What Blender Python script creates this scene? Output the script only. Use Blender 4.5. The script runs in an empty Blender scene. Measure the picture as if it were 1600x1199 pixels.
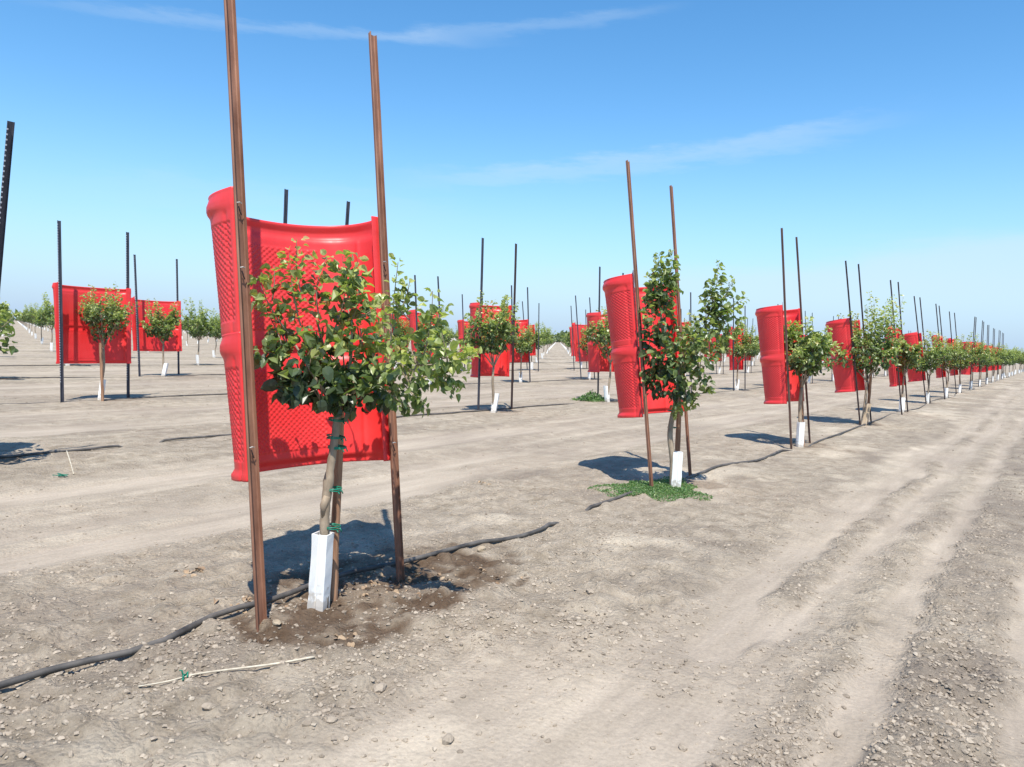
import bpy, math, random
import numpy as np
from mathutils import Matrix, Vector

# ------------------------------------------------------------------ camera, sky, sun, exposure
SC = bpy.context.scene
H = 1.63                                     # eye height
F, PI_, RO, YA = 1204.71, .0584354832, .0402483, .614473881
U = np.array([math.sin(YA), math.cos(YA), 0.0])        # along the rows
N = np.array([-math.cos(YA), math.sin(YA), 0.0])       # across the rows, away from the road
T0 = np.array([-1.07786718, 4.47829178, 0.0])          # foot of the nearest tree
DT, DS = 5.17428, 6.44615                              # tree and row spacing
cam_d = bpy.data.cameras.new('camera'); cam = bpy.data.objects.new('camera', cam_d)
SC.collection.objects.link(cam); SC.camera = cam
cam_d.sensor_width = 36.0; cam_d.lens = 36.0 * F / 1600.0
cam_d.clip_start = .05; cam_d.clip_end = 6000
r0 = Vector((1, 0, 0)); d0 = -Vector((0, math.sin(PI_), math.cos(PI_)))
fw = Vector((0, math.cos(PI_), -math.sin(PI_)))
cr, sr = math.cos(RO), math.sin(RO)
rx = cr * r0 - sr * d0; dn = sr * r0 + cr * d0
M = Matrix((rx, -dn, -fw)).transposed().to_4x4(); M.translation = Vector((0, 0, H))
cam.matrix_world = M

SUN_EL = math.radians(62.5)
SUN_AZ = math.radians(176.0)                 # compass-like angle from +Y: the sun stands behind the camera
world = bpy.data.worlds.new('World'); SC.world = world; world.use_nodes = True
wn, wl = world.node_tree.nodes, world.node_tree.links
wn.clear()
def wnode(t, **k):
    n = wn.new(t)
    for a, b in k.items(): setattr(n, a, b)
    return n
w_out = wnode('ShaderNodeOutputWorld'); w_bg = wnode('ShaderNodeBackground')
sky = wnode('ShaderNodeTexSky', sky_type='NISHITA', sun_disc=False)
sky.sun_elevation = SUN_EL; sky.sun_rotation = SUN_AZ
sky.air_density = 1.0; sky.dust_density = .1; sky.ozone_density = 2.5; sky.altitude = 50
def wm(op, a, b=None, c=None, clamp=False):
    n = wnode('ShaderNodeMath', operation=op, use_clamp=clamp)
    for i, v in enumerate((a, b, c)):
        if v is None: continue
        if isinstance(v, (int, float)): n.inputs[i].default_value = v
        else: wl.new(v, n.inputs[i])
    return n.outputs[0]
tc = wnode('ShaderNodeTexCoord'); sep = wnode('ShaderNodeSeparateXYZ')
wl.new(tc.outputs['Generated'], sep.inputs[0])
az = wm('ARCTAN2', sep.outputs[0], sep.outputs[1]); el = wm('ARCSINE', sep.outputs[2])
comb = wnode('ShaderNodeCombineXYZ'); wl.new(az, comb.inputs[0]); wl.new(wm('MULTIPLY', el, 5.0), comb.inputs[1])
nz = wnode('ShaderNodeTexNoise'); nz.inputs['Scale'].default_value = 3.2; nz.inputs['Detail'].default_value = 8; nz.inputs['Roughness'].default_value = .55
wl.new(comb.outputs[0], nz.inputs['Vector'])
nz2 = wnode('ShaderNodeTexNoise'); nz2.inputs['Scale'].default_value = 10; nz2.inputs['Detail'].default_value = 10; nz2.inputs['Roughness'].default_value = .66
wl.new(comb.outputs[0], nz2.inputs['Vector'])
def sstep(x, a, b):
    n = wnode('ShaderNodeMapRange', interpolation_type='SMOOTHSTEP'); wl.new(x, n.inputs[0])
    n.inputs[1].default_value = a; n.inputs[2].default_value = b
    n.inputs[3].default_value = 0; n.inputs[4].default_value = 1
    return n.outputs[0]
def wisp(a0, a1, e0, e1, bend, width, gain):
    # a thin streak of cirrus between two azimuths (radians), rising from e0 to e1
    t = wm('DIVIDE', wm('SUBTRACT', az, a0), a1 - a0)
    mid = wm('ADD', wm('MULTIPLY_ADD', t, e1 - e0, e0), wm('MULTIPLY', wm('MULTIPLY', t, wm('SUBTRACT', 1.0, t)), bend))
    mid = wm('ADD', mid, wm('MULTIPLY', wm('SUBTRACT', nz2.outputs[0], .5), width * 3.2))
    d = wm('ABSOLUTE', wm('SUBTRACT', el, mid))
    m = wm('SUBTRACT', 1.0, sstep(d, 0.0, width))
    ends = wm('MULTIPLY', sstep(t, 0.0, .3), wm('SUBTRACT', 1.0, sstep(t, .72, 1.0)))
    return wm('MULTIPLY', wm('MULTIPLY', m, ends), wm('MULTIPLY', wm('ADD', nz2.outputs[0], .2), gain))
masks = [wisp(-.22, .50, .185, .272, -.02, .020, .36), wisp(-.24, .22, .345, .40, .008, .011, .22),
         wisp(-.62, .02, .325, .36, .02, .009, .26), wisp(-.75, -.30, .385, .41, .0, .04, .36),
         wisp(-.6, .0, .15, .15, .02, .035, .12)]
veil = wm('MULTIPLY', wm('POWER', wm('SUBTRACT', 1.0, sstep(el, -.05, .31)), 1.7), 1.0)
top_ = wm('ADD', wm('MULTIPLY_ADD', az, .10, .082), wm('MULTIPLY', wm('SUBTRACT', nz.outputs[0], .5), .09))
low = wm('MULTIPLY', wm('SUBTRACT', 1.0, sstep(wm('SUBTRACT', el, top_), -.022, .010)), wm('MULTIPLY', sstep(el, .02, .085), sstep(az, -.25, .45)))
masks.append(wm('MULTIPLY', low, .50))
tot = masks[0]
for m_ in masks[1:]: tot = wm('ADD', tot, m_)
tot = wm('MINIMUM', tot, .8)
hs = wnode('ShaderNodeHueSaturation'); hs.inputs['Saturation'].default_value = 1.27; hs.inputs['Value'].default_value = 1.0
hs.inputs['Hue'].default_value = .496
wl.new(sky.outputs[0], hs.inputs['Color'])
hz = wnode('ShaderNodeMix', data_type='RGBA')
wl.new(veil, hz.inputs[0]); wl.new(hs.outputs[0], hz.inputs[6]); hz.inputs[7].default_value = (1.75, 2.75, 4.25, 1)
mixc = wnode('ShaderNodeMix', data_type='RGBA')
wl.new(tot, mixc.inputs[0]); wl.new(hz.outputs[2], mixc.inputs[6]); mixc.inputs[7].default_value = (3.4, 4.15, 4.9, 1)
wl.new(mixc.outputs[2], w_bg.inputs[0]); w_bg.inputs[1].default_value = .14
wl.new(w_bg.outputs[0], w_out.inputs[0])

sun_d = bpy.data.lights.new('sun', 'SUN'); sun = bpy.data.objects.new('sun', sun_d); SC.collection.objects.link(sun)
sun_d.energy = 4.4; sun_d.angle = math.radians(.53); sun_d.color = (1.0, .945, .85)
to_sun = Vector((math.sin(SUN_AZ) * math.cos(SUN_EL), math.cos(SUN_AZ) * math.cos(SUN_EL), math.sin(SUN_EL)))
sun.rotation_euler = to_sun.to_track_quat('Z', 'Y').to_euler(); sun.location = (0, -20, 40)
SC.view_settings.view_transform = 'Standard'; SC.view_settings.look = 'None'
SC.view_settings.exposure = 0.56; SC.view_settings.gamma = 1.0; SC.view_settings.use_curve_mapping = False

# ------------------------------------------------------------------ helpers
rng = np.random.default_rng(7); random.seed(7)
def ray(px, py):
    x = px - 800; y = py - 599.5
    a = cr * x + sr * y; b = -sr * x + cr * y
    d = np.array([a / F, math.cos(PI_) - b / F * math.sin(PI_), -math.sin(PI_) - b / F * math.cos(PI_)])
    return d
def ground_at(px, py, z=0.0):                # the spot on the ground seen at a measured point
    d = ray(px, py); k = (z - H) / d[2]
    return np.array([d[0] * k, d[1] * k, z])
def at_depth(px, py, Y):
    d = ray(px, py); k = Y / d[1]
    return np.array([d[0] * k, Y, H + d[2] * k])
def rc(p):                                   # row coordinates of points (…,>=2)
    q = np.asarray(p)[..., :2] - T0[:2]
    return q @ U[:2], q @ N[:2]
def grid_pos(i, j): return T0 + i * DT * U + j * DS * N

def hash2(ix, iy, seed):
    h = (ix.astype(np.int64) * 374761393 + iy.astype(np.int64) * 668265263 + seed * 1442695041) & 0xffffffff
    h = ((h ^ (h >> 13)) * 1274126177) & 0xffffffff
    h = (h ^ (h >> 16)) & 0xffffffff
    return h.astype(np.float64) / 4294967295.0
def vnoise(x, y, seed=0):
    ix = np.floor(x); iy = np.floor(y); fx = x - ix; fy = y - iy
    fx = fx * fx * (3 - 2 * fx); fy = fy * fy * (3 - 2 * fy)
    a = hash2(ix, iy, seed); b = hash2(ix + 1, iy, seed); c = hash2(ix, iy + 1, seed); d = hash2(ix + 1, iy + 1, seed)
    return (a * (1 - fx) + b * fx) * (1 - fy) + (c * (1 - fx) + d * fx) * fy
def sm(x, a, b):
    t = np.clip((x - a) / (b - a), 0, 1); return t * t * (3 - 2 * t)
def band(x, a, b, w=.12): return sm(x, a - w, a + w) * (1 - sm(x, b - w, b + w))

def mesh_from(name, V, faces, mats=(), midx=None, smooth=False, attrs=None):
    """faces: list of int arrays (n,k)"""
    me = bpy.data.meshes.new(name)
    V = np.asarray(V, np.float32)
    me.vertices.add(len(V)); me.vertices.foreach_set('co', V.ravel())
    faces = [np.asarray(f, np.int32) for f in faces if len(f)]
    loops = np.concatenate([f.ravel() for f in faces])
    sizes = np.concatenate([np.full(len(f), f.shape[1], np.int32) for f in faces])
    me.loops.add(len(loops)); me.loops.foreach_set('vertex_index', loops)
    me.polygons.add(len(sizes))
    me.polygons.foreach_set('loop_start', np.concatenate([[0], np.cumsum(sizes)[:-1]]).astype(np.int32))
    for m in mats: me.materials.append(m)
    if midx is not None: me.polygons.foreach_set('material_index', np.asarray(midx, np.int32))
    me.update(calc_edges=True); me.validate()
    me.polygons.foreach_set('use_smooth', np.full(len(me.polygons), bool(smooth)))
    for k, v in (attrs or {}).items():
        a = me.attributes.new(k, 'FLOAT', 'POINT'); a.data.foreach_set('value', np.asarray(v, np.float32))
    return me

class MB:                                    # collects pieces into ONE mesh
    def __init__(s): s.V = []; s.Q = []; s.T = []; s.n = 0; s.A = []; s.mq = []; s.mt = []
    def add(s, V, quads=None, tris=None, tint=None, mi=0):
        V = np.asarray(V, float).reshape(-1, 3); s.V.append(V)
        if quads is not None and len(quads): q = np.asarray(quads).reshape(-1, 4) + s.n; s.Q.append(q); s.mq += [mi] * len(q)
        if tris is not None and len(tris): t = np.asarray(tris).reshape(-1, 3) + s.n; s.T.append(t); s.mt += [mi] * len(t)
        s.A.append(np.full(len(V), .5) if tint is None else np.broadcast_to(tint, (len(V),)))
        s.n += len(V)
    def tube(s, P, R, seg=8, tint=None, mi=0, cap=True, flat=1.0):
        P = np.asarray(P, float); R = np.broadcast_to(np.asarray(R, float), (len(P),))
        T = np.gradient(P, axis=0); T /= np.linalg.norm(T, axis=1)[:, None] + 1e-9
        ref = np.array([0, 0, 1.0]) if abs(T[0][2]) < .8 else np.array([0, 1.0, 0])
        V = []
        for p, t, r in zip(P, T, R):
            a = np.cross(ref, t); a /= np.linalg.norm(a) + 1e-9; b = np.cross(t, a)
            for k in range(seg):
                an = 2 * math.pi * k / seg
                V.append(p + r * (math.cos(an) * a + flat * math.sin(an) * b))
        m = len(P)
        q = [(i * seg + k, i * seg + (k + 1) % seg, (i + 1) * seg + (k + 1) % seg, (i + 1) * seg + k) for i in range(m - 1) for k in range(seg)]
        t = []
        if cap:
            V.append(P[0]); V.append(P[-1]); c0 = m * seg; c1 = c0 + 1
            t = [(c0, (k + 1) % seg, k) for k in range(seg)] + [(c1, (m - 1) * seg + k, (m - 1) * seg + (k + 1) % seg) for k in range(seg)]
        s.add(V, q, t, tint, mi)
    def mesh(s, name, mats, smooth=False):
        if not isinstance(mats, (list, tuple)): mats = [mats]
        f = []; mi = []
        if s.Q: f.append(np.concatenate(s.Q)); mi += s.mq
        if s.T: f.append(np.concatenate(s.T)); mi += s.mt
        return mesh_from(name, np.concatenate(s.V), f, mats, mi, smooth, {'tint': np.concatenate(s.A)})

def smooth_path(P, n=6):                     # Catmull-Rom
    P = np.asarray(P, float); Q = np.vstack([2 * P[0] - P[1], P, 2 * P[-1] - P[-2]]); out = []
    for i in range(1, len(Q) - 2):
        for t in np.linspace(0, 1, n, endpoint=False):
            a, b, c, d = Q[i - 1], Q[i], Q[i + 1], Q[i + 2]
            out.append(.5 * ((2 * b) + (c - a) * t + (2 * a - 5 * b + 4 * c - d) * t * t + (3 * b - a - 3 * c + d) * t ** 3))
    out.append(P[-1]); return np.array(out)

COL = SC.collection
def link(name, data, parent=None, mw=None):
    o = bpy.data.objects.new(name, data); COL.objects.link(o)
    if parent is not None: o.parent = parent
    if mw is not None: o.matrix_world = mw
    return o
def tag(o, label=None, cat=None, group=None, kind=None):
    if label: o['label'] = label
    if cat: o['category'] = cat
    if group: o['group'] = group
    if kind: o['kind'] = kind
    return o
def frame(pos, lean=0.0, sx=1.0, sy=1.0, sz=1.0):    # axes: row, across, up, leaning across the row
    c, s = math.cos(lean), math.sin(lean)
    X = U * sx; Y = (N * c - np.array([0, 0, s])) * sy; Z = (N * s + np.array([0, 0, c])) * sz
    return Matrix(((X[0], Y[0], Z[0], pos[0]), (X[1], Y[1], Z[1], pos[1]), (X[2], Y[2], Z[2], pos[2]), (0, 0, 0, 1)))

# ------------------------------------------------------------------ materials
def mat(name):
    m = bpy.data.materials.new(name); m.use_nodes = True
    nt = m.node_tree; b = nt.nodes['Principled BSDF']; return m, nt, b
def nd(nt, t, ins=None, **k):
    n = nt.nodes.new(t)
    for a, b in k.items(): setattr(n, a, b)
    for a, b in (ins or {}).items():
        if hasattr(b, 'links') or isinstance(b, bpy.types.NodeSocket): nt.links.new(b, n.inputs[a])
        else: n.inputs[a].default_value = b
    return n
def ramp(nt, fac, stops):
    n = nt.nodes.new('ShaderNodeValToRGB'); nt.links.new(fac, n.inputs[0])
    e = n.color_ramp.elements
    while len(e) < len(stops): e.new(.5)
    for el_, (p, c) in zip(e, stops): el_.position = p; el_.color = (*c, 1)
    return n.outputs[0]
def objco(nt, scale=(1, 1, 1), rot=0.0):
    t = nt.nodes.new('ShaderNodeTexCoord'); mp = nt.nodes.new('ShaderNodeMapping')
    mp.inputs['Scale'].default_value = scale; mp.inputs['Rotation'].default_value = (0, 0, rot)
    nt.links.new(t.outputs['Object'], mp.inputs[0]); return mp.outputs[0]
def bump(nt, b, h, strength, dist):
    n = nd(nt, 'ShaderNodeBump', {'Height': h, 'Strength': strength, 'Distance': dist})
    nt.links.new(n.outputs[0], b.inputs['Normal']); return n

def simple(name, c0, c1, scale=8, rough=.8, det=6, bs=.3, bd=.003, stretch=(1, 1, 1), spec=.3, metal=0.0):
    m, nt, b = mat(name)
    v = objco(nt, stretch)
    n = nd(nt, 'ShaderNodeTexNoise', {'Vector': v, 'Scale': scale, 'Detail': det, 'Roughness': .6})
    nt.links.new(ramp(nt, n.outputs[0], [(.32, c0), (.68, c1)]), b.inputs['Base Color'])
    b.inputs['Roughness'].default_value = rough; b.inputs['Specular IOR Level'].default_value = spec; b.inputs['Metallic'].default_value = metal
    bump(nt, b, n.outputs[0], bs, bd); return m

M_rust = simple('rusty steel', (.16, .070, .042), (.36, .185, .12), 5, .62, 8, .5, .002, (3, 3, .6), .4, .25)
M_rust2 = simple('grey brown weathered steel', (.075, .045, .035), (.20, .115, .085), 6, .6, 8, .5, .002, (3, 3, .6), .4, .25)
M_dark = simple('dark painted steel', (.035, .038, .055), (.075, .078, .10), 6, .45, 5, .3, .001, (3, 3, .8), .5, .2)
M_black = simple('dark brown steel', (.028, .018, .018), (.075, .045, .04), 6, .5, 5, .3, .001, (3, 3, .8), .5, .2)
M_stud = simple('pale stud tips', (.45, .46, .5), (.6, .6, .62), 20, .5)
M_wire = simple('bright wire', (.45, .42, .38), (.6, .58, .55), 20, .4, metal=.6)
M_wood = simple('weathered stake wood', (.17, .085, .05), (.46, .27, .165), 7, .85, 8, .8, .004, (4, 4, .35), .2)
M_bark = simple('smooth grey tan bark', (.20, .15, .105), (.42, .34, .25), 14, .85, 8, .8, .004, (1, 1, .5), .2)
M_guard = simple('white waxed guard', (.80, .80, .77), (.90, .90, .88), 9, .55, 6, .5, .004, (1, 1, .4), .4)
_nt = M_guard.node_tree; _b = _nt.nodes['Principled BSDF']; _src = _b.inputs['Base Color'].links[0].from_socket
_tc = _nt.nodes.new('ShaderNodeTexCoord'); _sx = nd(_nt, 'ShaderNodeSeparateXYZ', {0: _tc.outputs['Object']})
_nz = nd(_nt, 'ShaderNodeTexNoise', {'Vector': _tc.outputs['Object'], 'Scale': 22, 'Detail': 6})
_h = nd(_nt, 'ShaderNodeMath', {0: _nz.outputs[0], 1: .34, 2: -.09}, operation='MULTIPLY_ADD')
_lt = nd(_nt, 'ShaderNodeMapRange', {0: nd(_nt, 'ShaderNodeMath', {0: _sx.outputs[2], 1: _h.outputs[0]}, operation='SUBTRACT').outputs[0], 1: -.03, 2: .03, 3: .6, 4: 0.0})
_mx = nd(_nt, 'ShaderNodeMix', {7: (.40, .33, .25, 1)}, data_type='RGBA'); _nt.links.new(_lt.outputs[0], _mx.inputs[0]); _nt.links.new(_src, _mx.inputs[6]); _nt.links.new(_mx.outputs[2], _b.inputs['Base Color'])
M_guard_tan = simple('sun yellowed guard', (.42, .31, .2), (.62, .5, .36), 9, .7, 6, .5, .004, (1, 1, .4), .3)
M_tie = simple('green tie tape', (.0, .12, .075), (.01, .24, .15), 20, .4, spec=.5)
M_hose = simple('dusty black hose', (.035, .033, .032), (.15, .135, .12), 5, .6, 8, .4, .002, spec=.4)
M_twig = simple('bleached twig', (.42, .36, .27), (.66, .6, .48), 20, .8)
M_litter = simple('dry leaf litter', (.19, .12, .075), (.46, .34, .22), 6, .8)
M_stone = simple('tan stone', (.28, .22, .15), (.44, .36, .26), 12, .9, 8, .8, .006)

def red_plastic():
    m, nt, b = mat('red moulded plastic')
    v = objco(nt)
    n = nd(nt, 'ShaderNodeTexNoise', {'Vector': v, 'Scale': 3.5, 'Detail': 7, 'Roughness': .65})
    red = ramp(nt, n.outputs[0], [(.3, (.82, .026, .030)), (.7, (.92, .042, .046))])
    oi = nd(nt, 'ShaderNodeObjectInfo'); n3 = nd(nt, 'ShaderNodeTexNoise', {'Vector': v, 'Scale': 1.7, 'Detail': 9, 'Roughness': .72})
    fade = nd(nt, 'ShaderNodeMath', {0: nd(nt, 'ShaderNodeMath', {0: oi.outputs['Random'], 1: .05}, operation='MULTIPLY').outputs[0], 1: nd(nt, 'ShaderNodeMapRange', {0: n3.outputs[0], 1: .45, 2: .75, 3: .0, 4: .06}).outputs[0]}, operation='ADD')
    du = nd(nt, 'ShaderNodeMix', {7: (.72, .40, .33, 1)}, data_type='RGBA'); nt.links.new(fade.outputs[0], du.inputs[0]); nt.links.new(red, du.inputs[6])
    nt.links.new(du.outputs[2], b.inputs['Base Color'])
    n2 = nd(nt, 'ShaderNodeTexNoise', {'Vector': v, 'Scale': 16, 'Detail': 6})
    nt.links.new(ramp(nt, n2.outputs[0], [(.3, (.34,) * 3), (.7, (.50,) * 3)]), b.inputs['Roughness'])
    b.inputs['Specular IOR Level'].default_value = .55
    bump(nt, b, n2.outputs[0], .15, .002)
    tr = nd(nt, 'ShaderNodeBsdfTranslucent', {'Color': (.80, .02, .015, 1)})
    mx = nd(nt, 'ShaderNodeMixShader', {0: .16})
    nt.links.new(b.outputs[0], mx.inputs[1]); nt.links.new(tr.outputs[0], mx.inputs[2])
    nt.links.new(mx.outputs[0], nt.nodes['Material Output'].inputs[0])
    return m
M_red = red_plastic()

def leaf_mat(name, stops, tl=.35):
    m, nt, b = mat(name)
    a = nd(nt, 'ShaderNodeAttribute', attribute_name='tint')
    col = ramp(nt, a.outputs['Fac'], stops)
    nt.links.new(col, b.inputs['Base Color'])
    b.inputs['Roughness'].default_value = .36; b.inputs['Specular IOR Level'].default_value = .6
    tr = nt.nodes.new('ShaderNodeBsdfTranslucent')
    g = nd(nt, 'ShaderNodeMix', {0: 1.0, 7: (1.7, 2.0, .7, 1)}, data_type='RGBA', blend_type='MULTIPLY')
    nt.links.new(col, g.inputs[6]); nt.links.new(g.outputs[2], tr.inputs[0])
    mx = nd(nt, 'ShaderNodeMixShader', {0: tl})
    nt.links.new(b.outputs[0], mx.inputs[1]); nt.links.new(tr.outputs[0], mx.inputs[2])
    nt.links.new(mx.outputs[0], nt.nodes['Material Output'].inputs[0])
    return m
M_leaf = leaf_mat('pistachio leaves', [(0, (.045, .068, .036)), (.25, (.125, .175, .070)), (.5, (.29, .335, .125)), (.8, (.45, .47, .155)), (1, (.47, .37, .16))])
M_weed = leaf_mat('weed leaves', [(0, (.05, .11, .035)), (.5, (.12, .22, .075)), (1, (.24, .34, .13))], .3)
M_farleaf = leaf_mat('far tree leaves', [(0, (.055, .078, .040)), (.5, (.15, .19, .08)), (1, (.28, .32, .13))], .3)

def ground_mat():
    m, nt, b = mat('dry valley soil')
    L = nt.links
    v = objco(nt, (1, 1, 1), 0.0)
    mp2 = nd(nt, 'ShaderNodeMapping'); mp2.inputs['Scale'].default_value = (.13, 1, 1)
    L.new(objco(nt, (1, 1, 1), YA - math.pi / 2), mp2.inputs[0]); rowv = mp2.outputs[0]     # stretched along the rows
    big = nd(nt, 'ShaderNodeTexNoise', {'Vector': v, 'Scale': .45, 'Detail': 8, 'Roughness': .62})
    mid = nd(nt, 'ShaderNodeTexNoise', {'Vector': v, 'Scale': 5.5, 'Detail': 9, 'Roughness': .68})
    fine = nd(nt, 'ShaderNodeTexNoise', {'Vector': v, 'Scale': 48, 'Detail': 9, 'Roughness': .8})
    strk = nd(nt, 'ShaderNodeTexNoise', {'Vector': rowv, 'Scale': 6.0, 'Detail': 8, 'Roughness': .65})
    vor = nd(nt, 'ShaderNodeTexVoronoi', {'Vector': v, 'Scale': 38, 'Randomness': 1.0}, feature='F1')
    trk = nd(nt, 'ShaderNodeAttribute', attribute_name='track').outputs['Fac']
    pale = nd(nt, 'ShaderNodeAttribute', attribute_name='pale').outputs['Fac']
    wet = nd(nt, 'ShaderNodeAttribute', attribute_name='wet').outputs['Fac']
    dark = nd(nt, 'ShaderNodeAttribute', attribute_name='dark').outputs['Fac']
    rough = ramp(nt, mid.outputs[0], [(.3, (.25, .203, .150)), (.5, (.385, .322, .248)), (.68, (.49, .418, .328))])
    smooth_ = ramp(nt, strk.outputs[0], [(.25, (.345, .288, .226)), (.75, (.412, .348, .280))])
    def mix(f, a, c):
        n = nd(nt, 'ShaderNodeMix', {}, data_type='RGBA')
        (L.new(f, n.inputs[0]) if not isinstance(f, float) else setattr(n.inputs[0], 'default_value', f))
        for i, x in ((6, a), (7, c)):
            if isinstance(x, tuple): n.inputs[i].default_value = (*x, 1)
            else: L.new(x, n.inputs[i])
        return n.outputs[2]
    c = mix(trk, rough, smooth_)
    c = mix(pale, c, (.57, .49, .385))
    c = mix(dark, c, (.275, .228, .182))
    # broad blotches of paler dust and darker soil
    bl = ramp(nt, big.outputs[0], [(.3, (.86, .85, .85)), (.7, (1.12, 1.12, 1.10))])
    mm = nd(nt, 'ShaderNodeMix', {0: 1.0}, data_type='RGBA', blend_type='MULTIPLY'); L.new(c, mm.inputs[6]); L.new(bl, mm.inputs[7])
    st = ramp(nt, strk.outputs[0], [(.3, (.86, .86, .86)), (.7, (1.10, 1.10, 1.10))])
    m2 = nd(nt, 'ShaderNodeMix', {0: .75}, data_type='RGBA', blend_type='MULTIPLY'); L.new(mm.outputs[2], m2.inputs[6]); L.new(st, m2.inputs[7])
    wetc = ramp(nt, mid.outputs[0], [(.3, (.085, .050, .028)), (.55, (.14, .095, .062)), (.8, (.20, .15, .105))])
    c = mix(wet, m2.outputs[2], wetc)
    fr = ramp(nt, fine.outputs[0], [(.32, (.74, .74, .75)), (.66, (1.16, 1.16, 1.15))])
    m3 = nd(nt, 'ShaderNodeMix', {0: .8}, data_type='RGBA', blend_type='MULTIPLY'); L.new(c, m3.inputs[6]); L.new(fr, m3.inputs[7])
    L.new(m3.outputs[2], b.inputs['Base Color'])
    b.inputs['Roughness'].default_value = .95; b.inputs['Specular IOR Level'].default_value = .15
    inv = nd(nt, 'ShaderNodeMath', {0: 1.0, 1: trk}, operation='SUBTRACT').outputs[0]
    am = nd(nt, 'ShaderNodeMath', {0: inv, 1: .82, 2: .18}, operation='MULTIPLY_ADD').outputs[0]
    h1 = nd(nt, 'ShaderNodeMath', {0: mid.outputs[0], 1: 2.6}, operation='MULTIPLY').outputs[0]
    h2 = nd(nt, 'ShaderNodeMath', {0: vor.outputs[0], 1: -.9, 2: h1}, operation='MULTIPLY_ADD').outputs[0]
    h3 = nd(nt, 'ShaderNodeMath', {0: fine.outputs[0], 1: .9, 2: h2}, operation='MULTIPLY_ADD').outputs[0]
    h4 = nd(nt, 'ShaderNodeMath', {0: h3, 1: am}, operation='MULTIPLY').outputs[0]
    bump(nt, b, h4, .9, .02)
    return m
M_ground = ground_mat()
def clod_mat():
    m, nt, b = mat('soil clods')
    a = nd(nt, 'ShaderNodeAttribute', attribute_name='tint')
    col = ramp(nt, a.outputs['Fac'], [(0, (.22, .18, .14)), (.5, (.37, .308, .24)), (1, (.47, .40, .315))])
    v = objco(nt); n = nd(nt, 'ShaderNodeTexNoise', {'Vector': v, 'Scale': 70, 'Detail': 5})
    mm = nd(nt, 'ShaderNodeMix', {0: .6}, data_type='RGBA', blend_type='MULTIPLY')
    nt.links.new(col, mm.inputs[6]); nt.links.new(ramp(nt, n.outputs[0], [(.3, (.75,) * 3), (.7, (1.1,) * 3)]), mm.inputs[7])
    nt.links.new(mm.outputs[2], b.inputs['Base Color']); b.inputs['Roughness'].default_value = .95; b.inputs['Specular IOR Level'].default_value = .15
    bump(nt, b, n.outputs[0], .6, .004)
    return m
M_clod = clod_mat()

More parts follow.
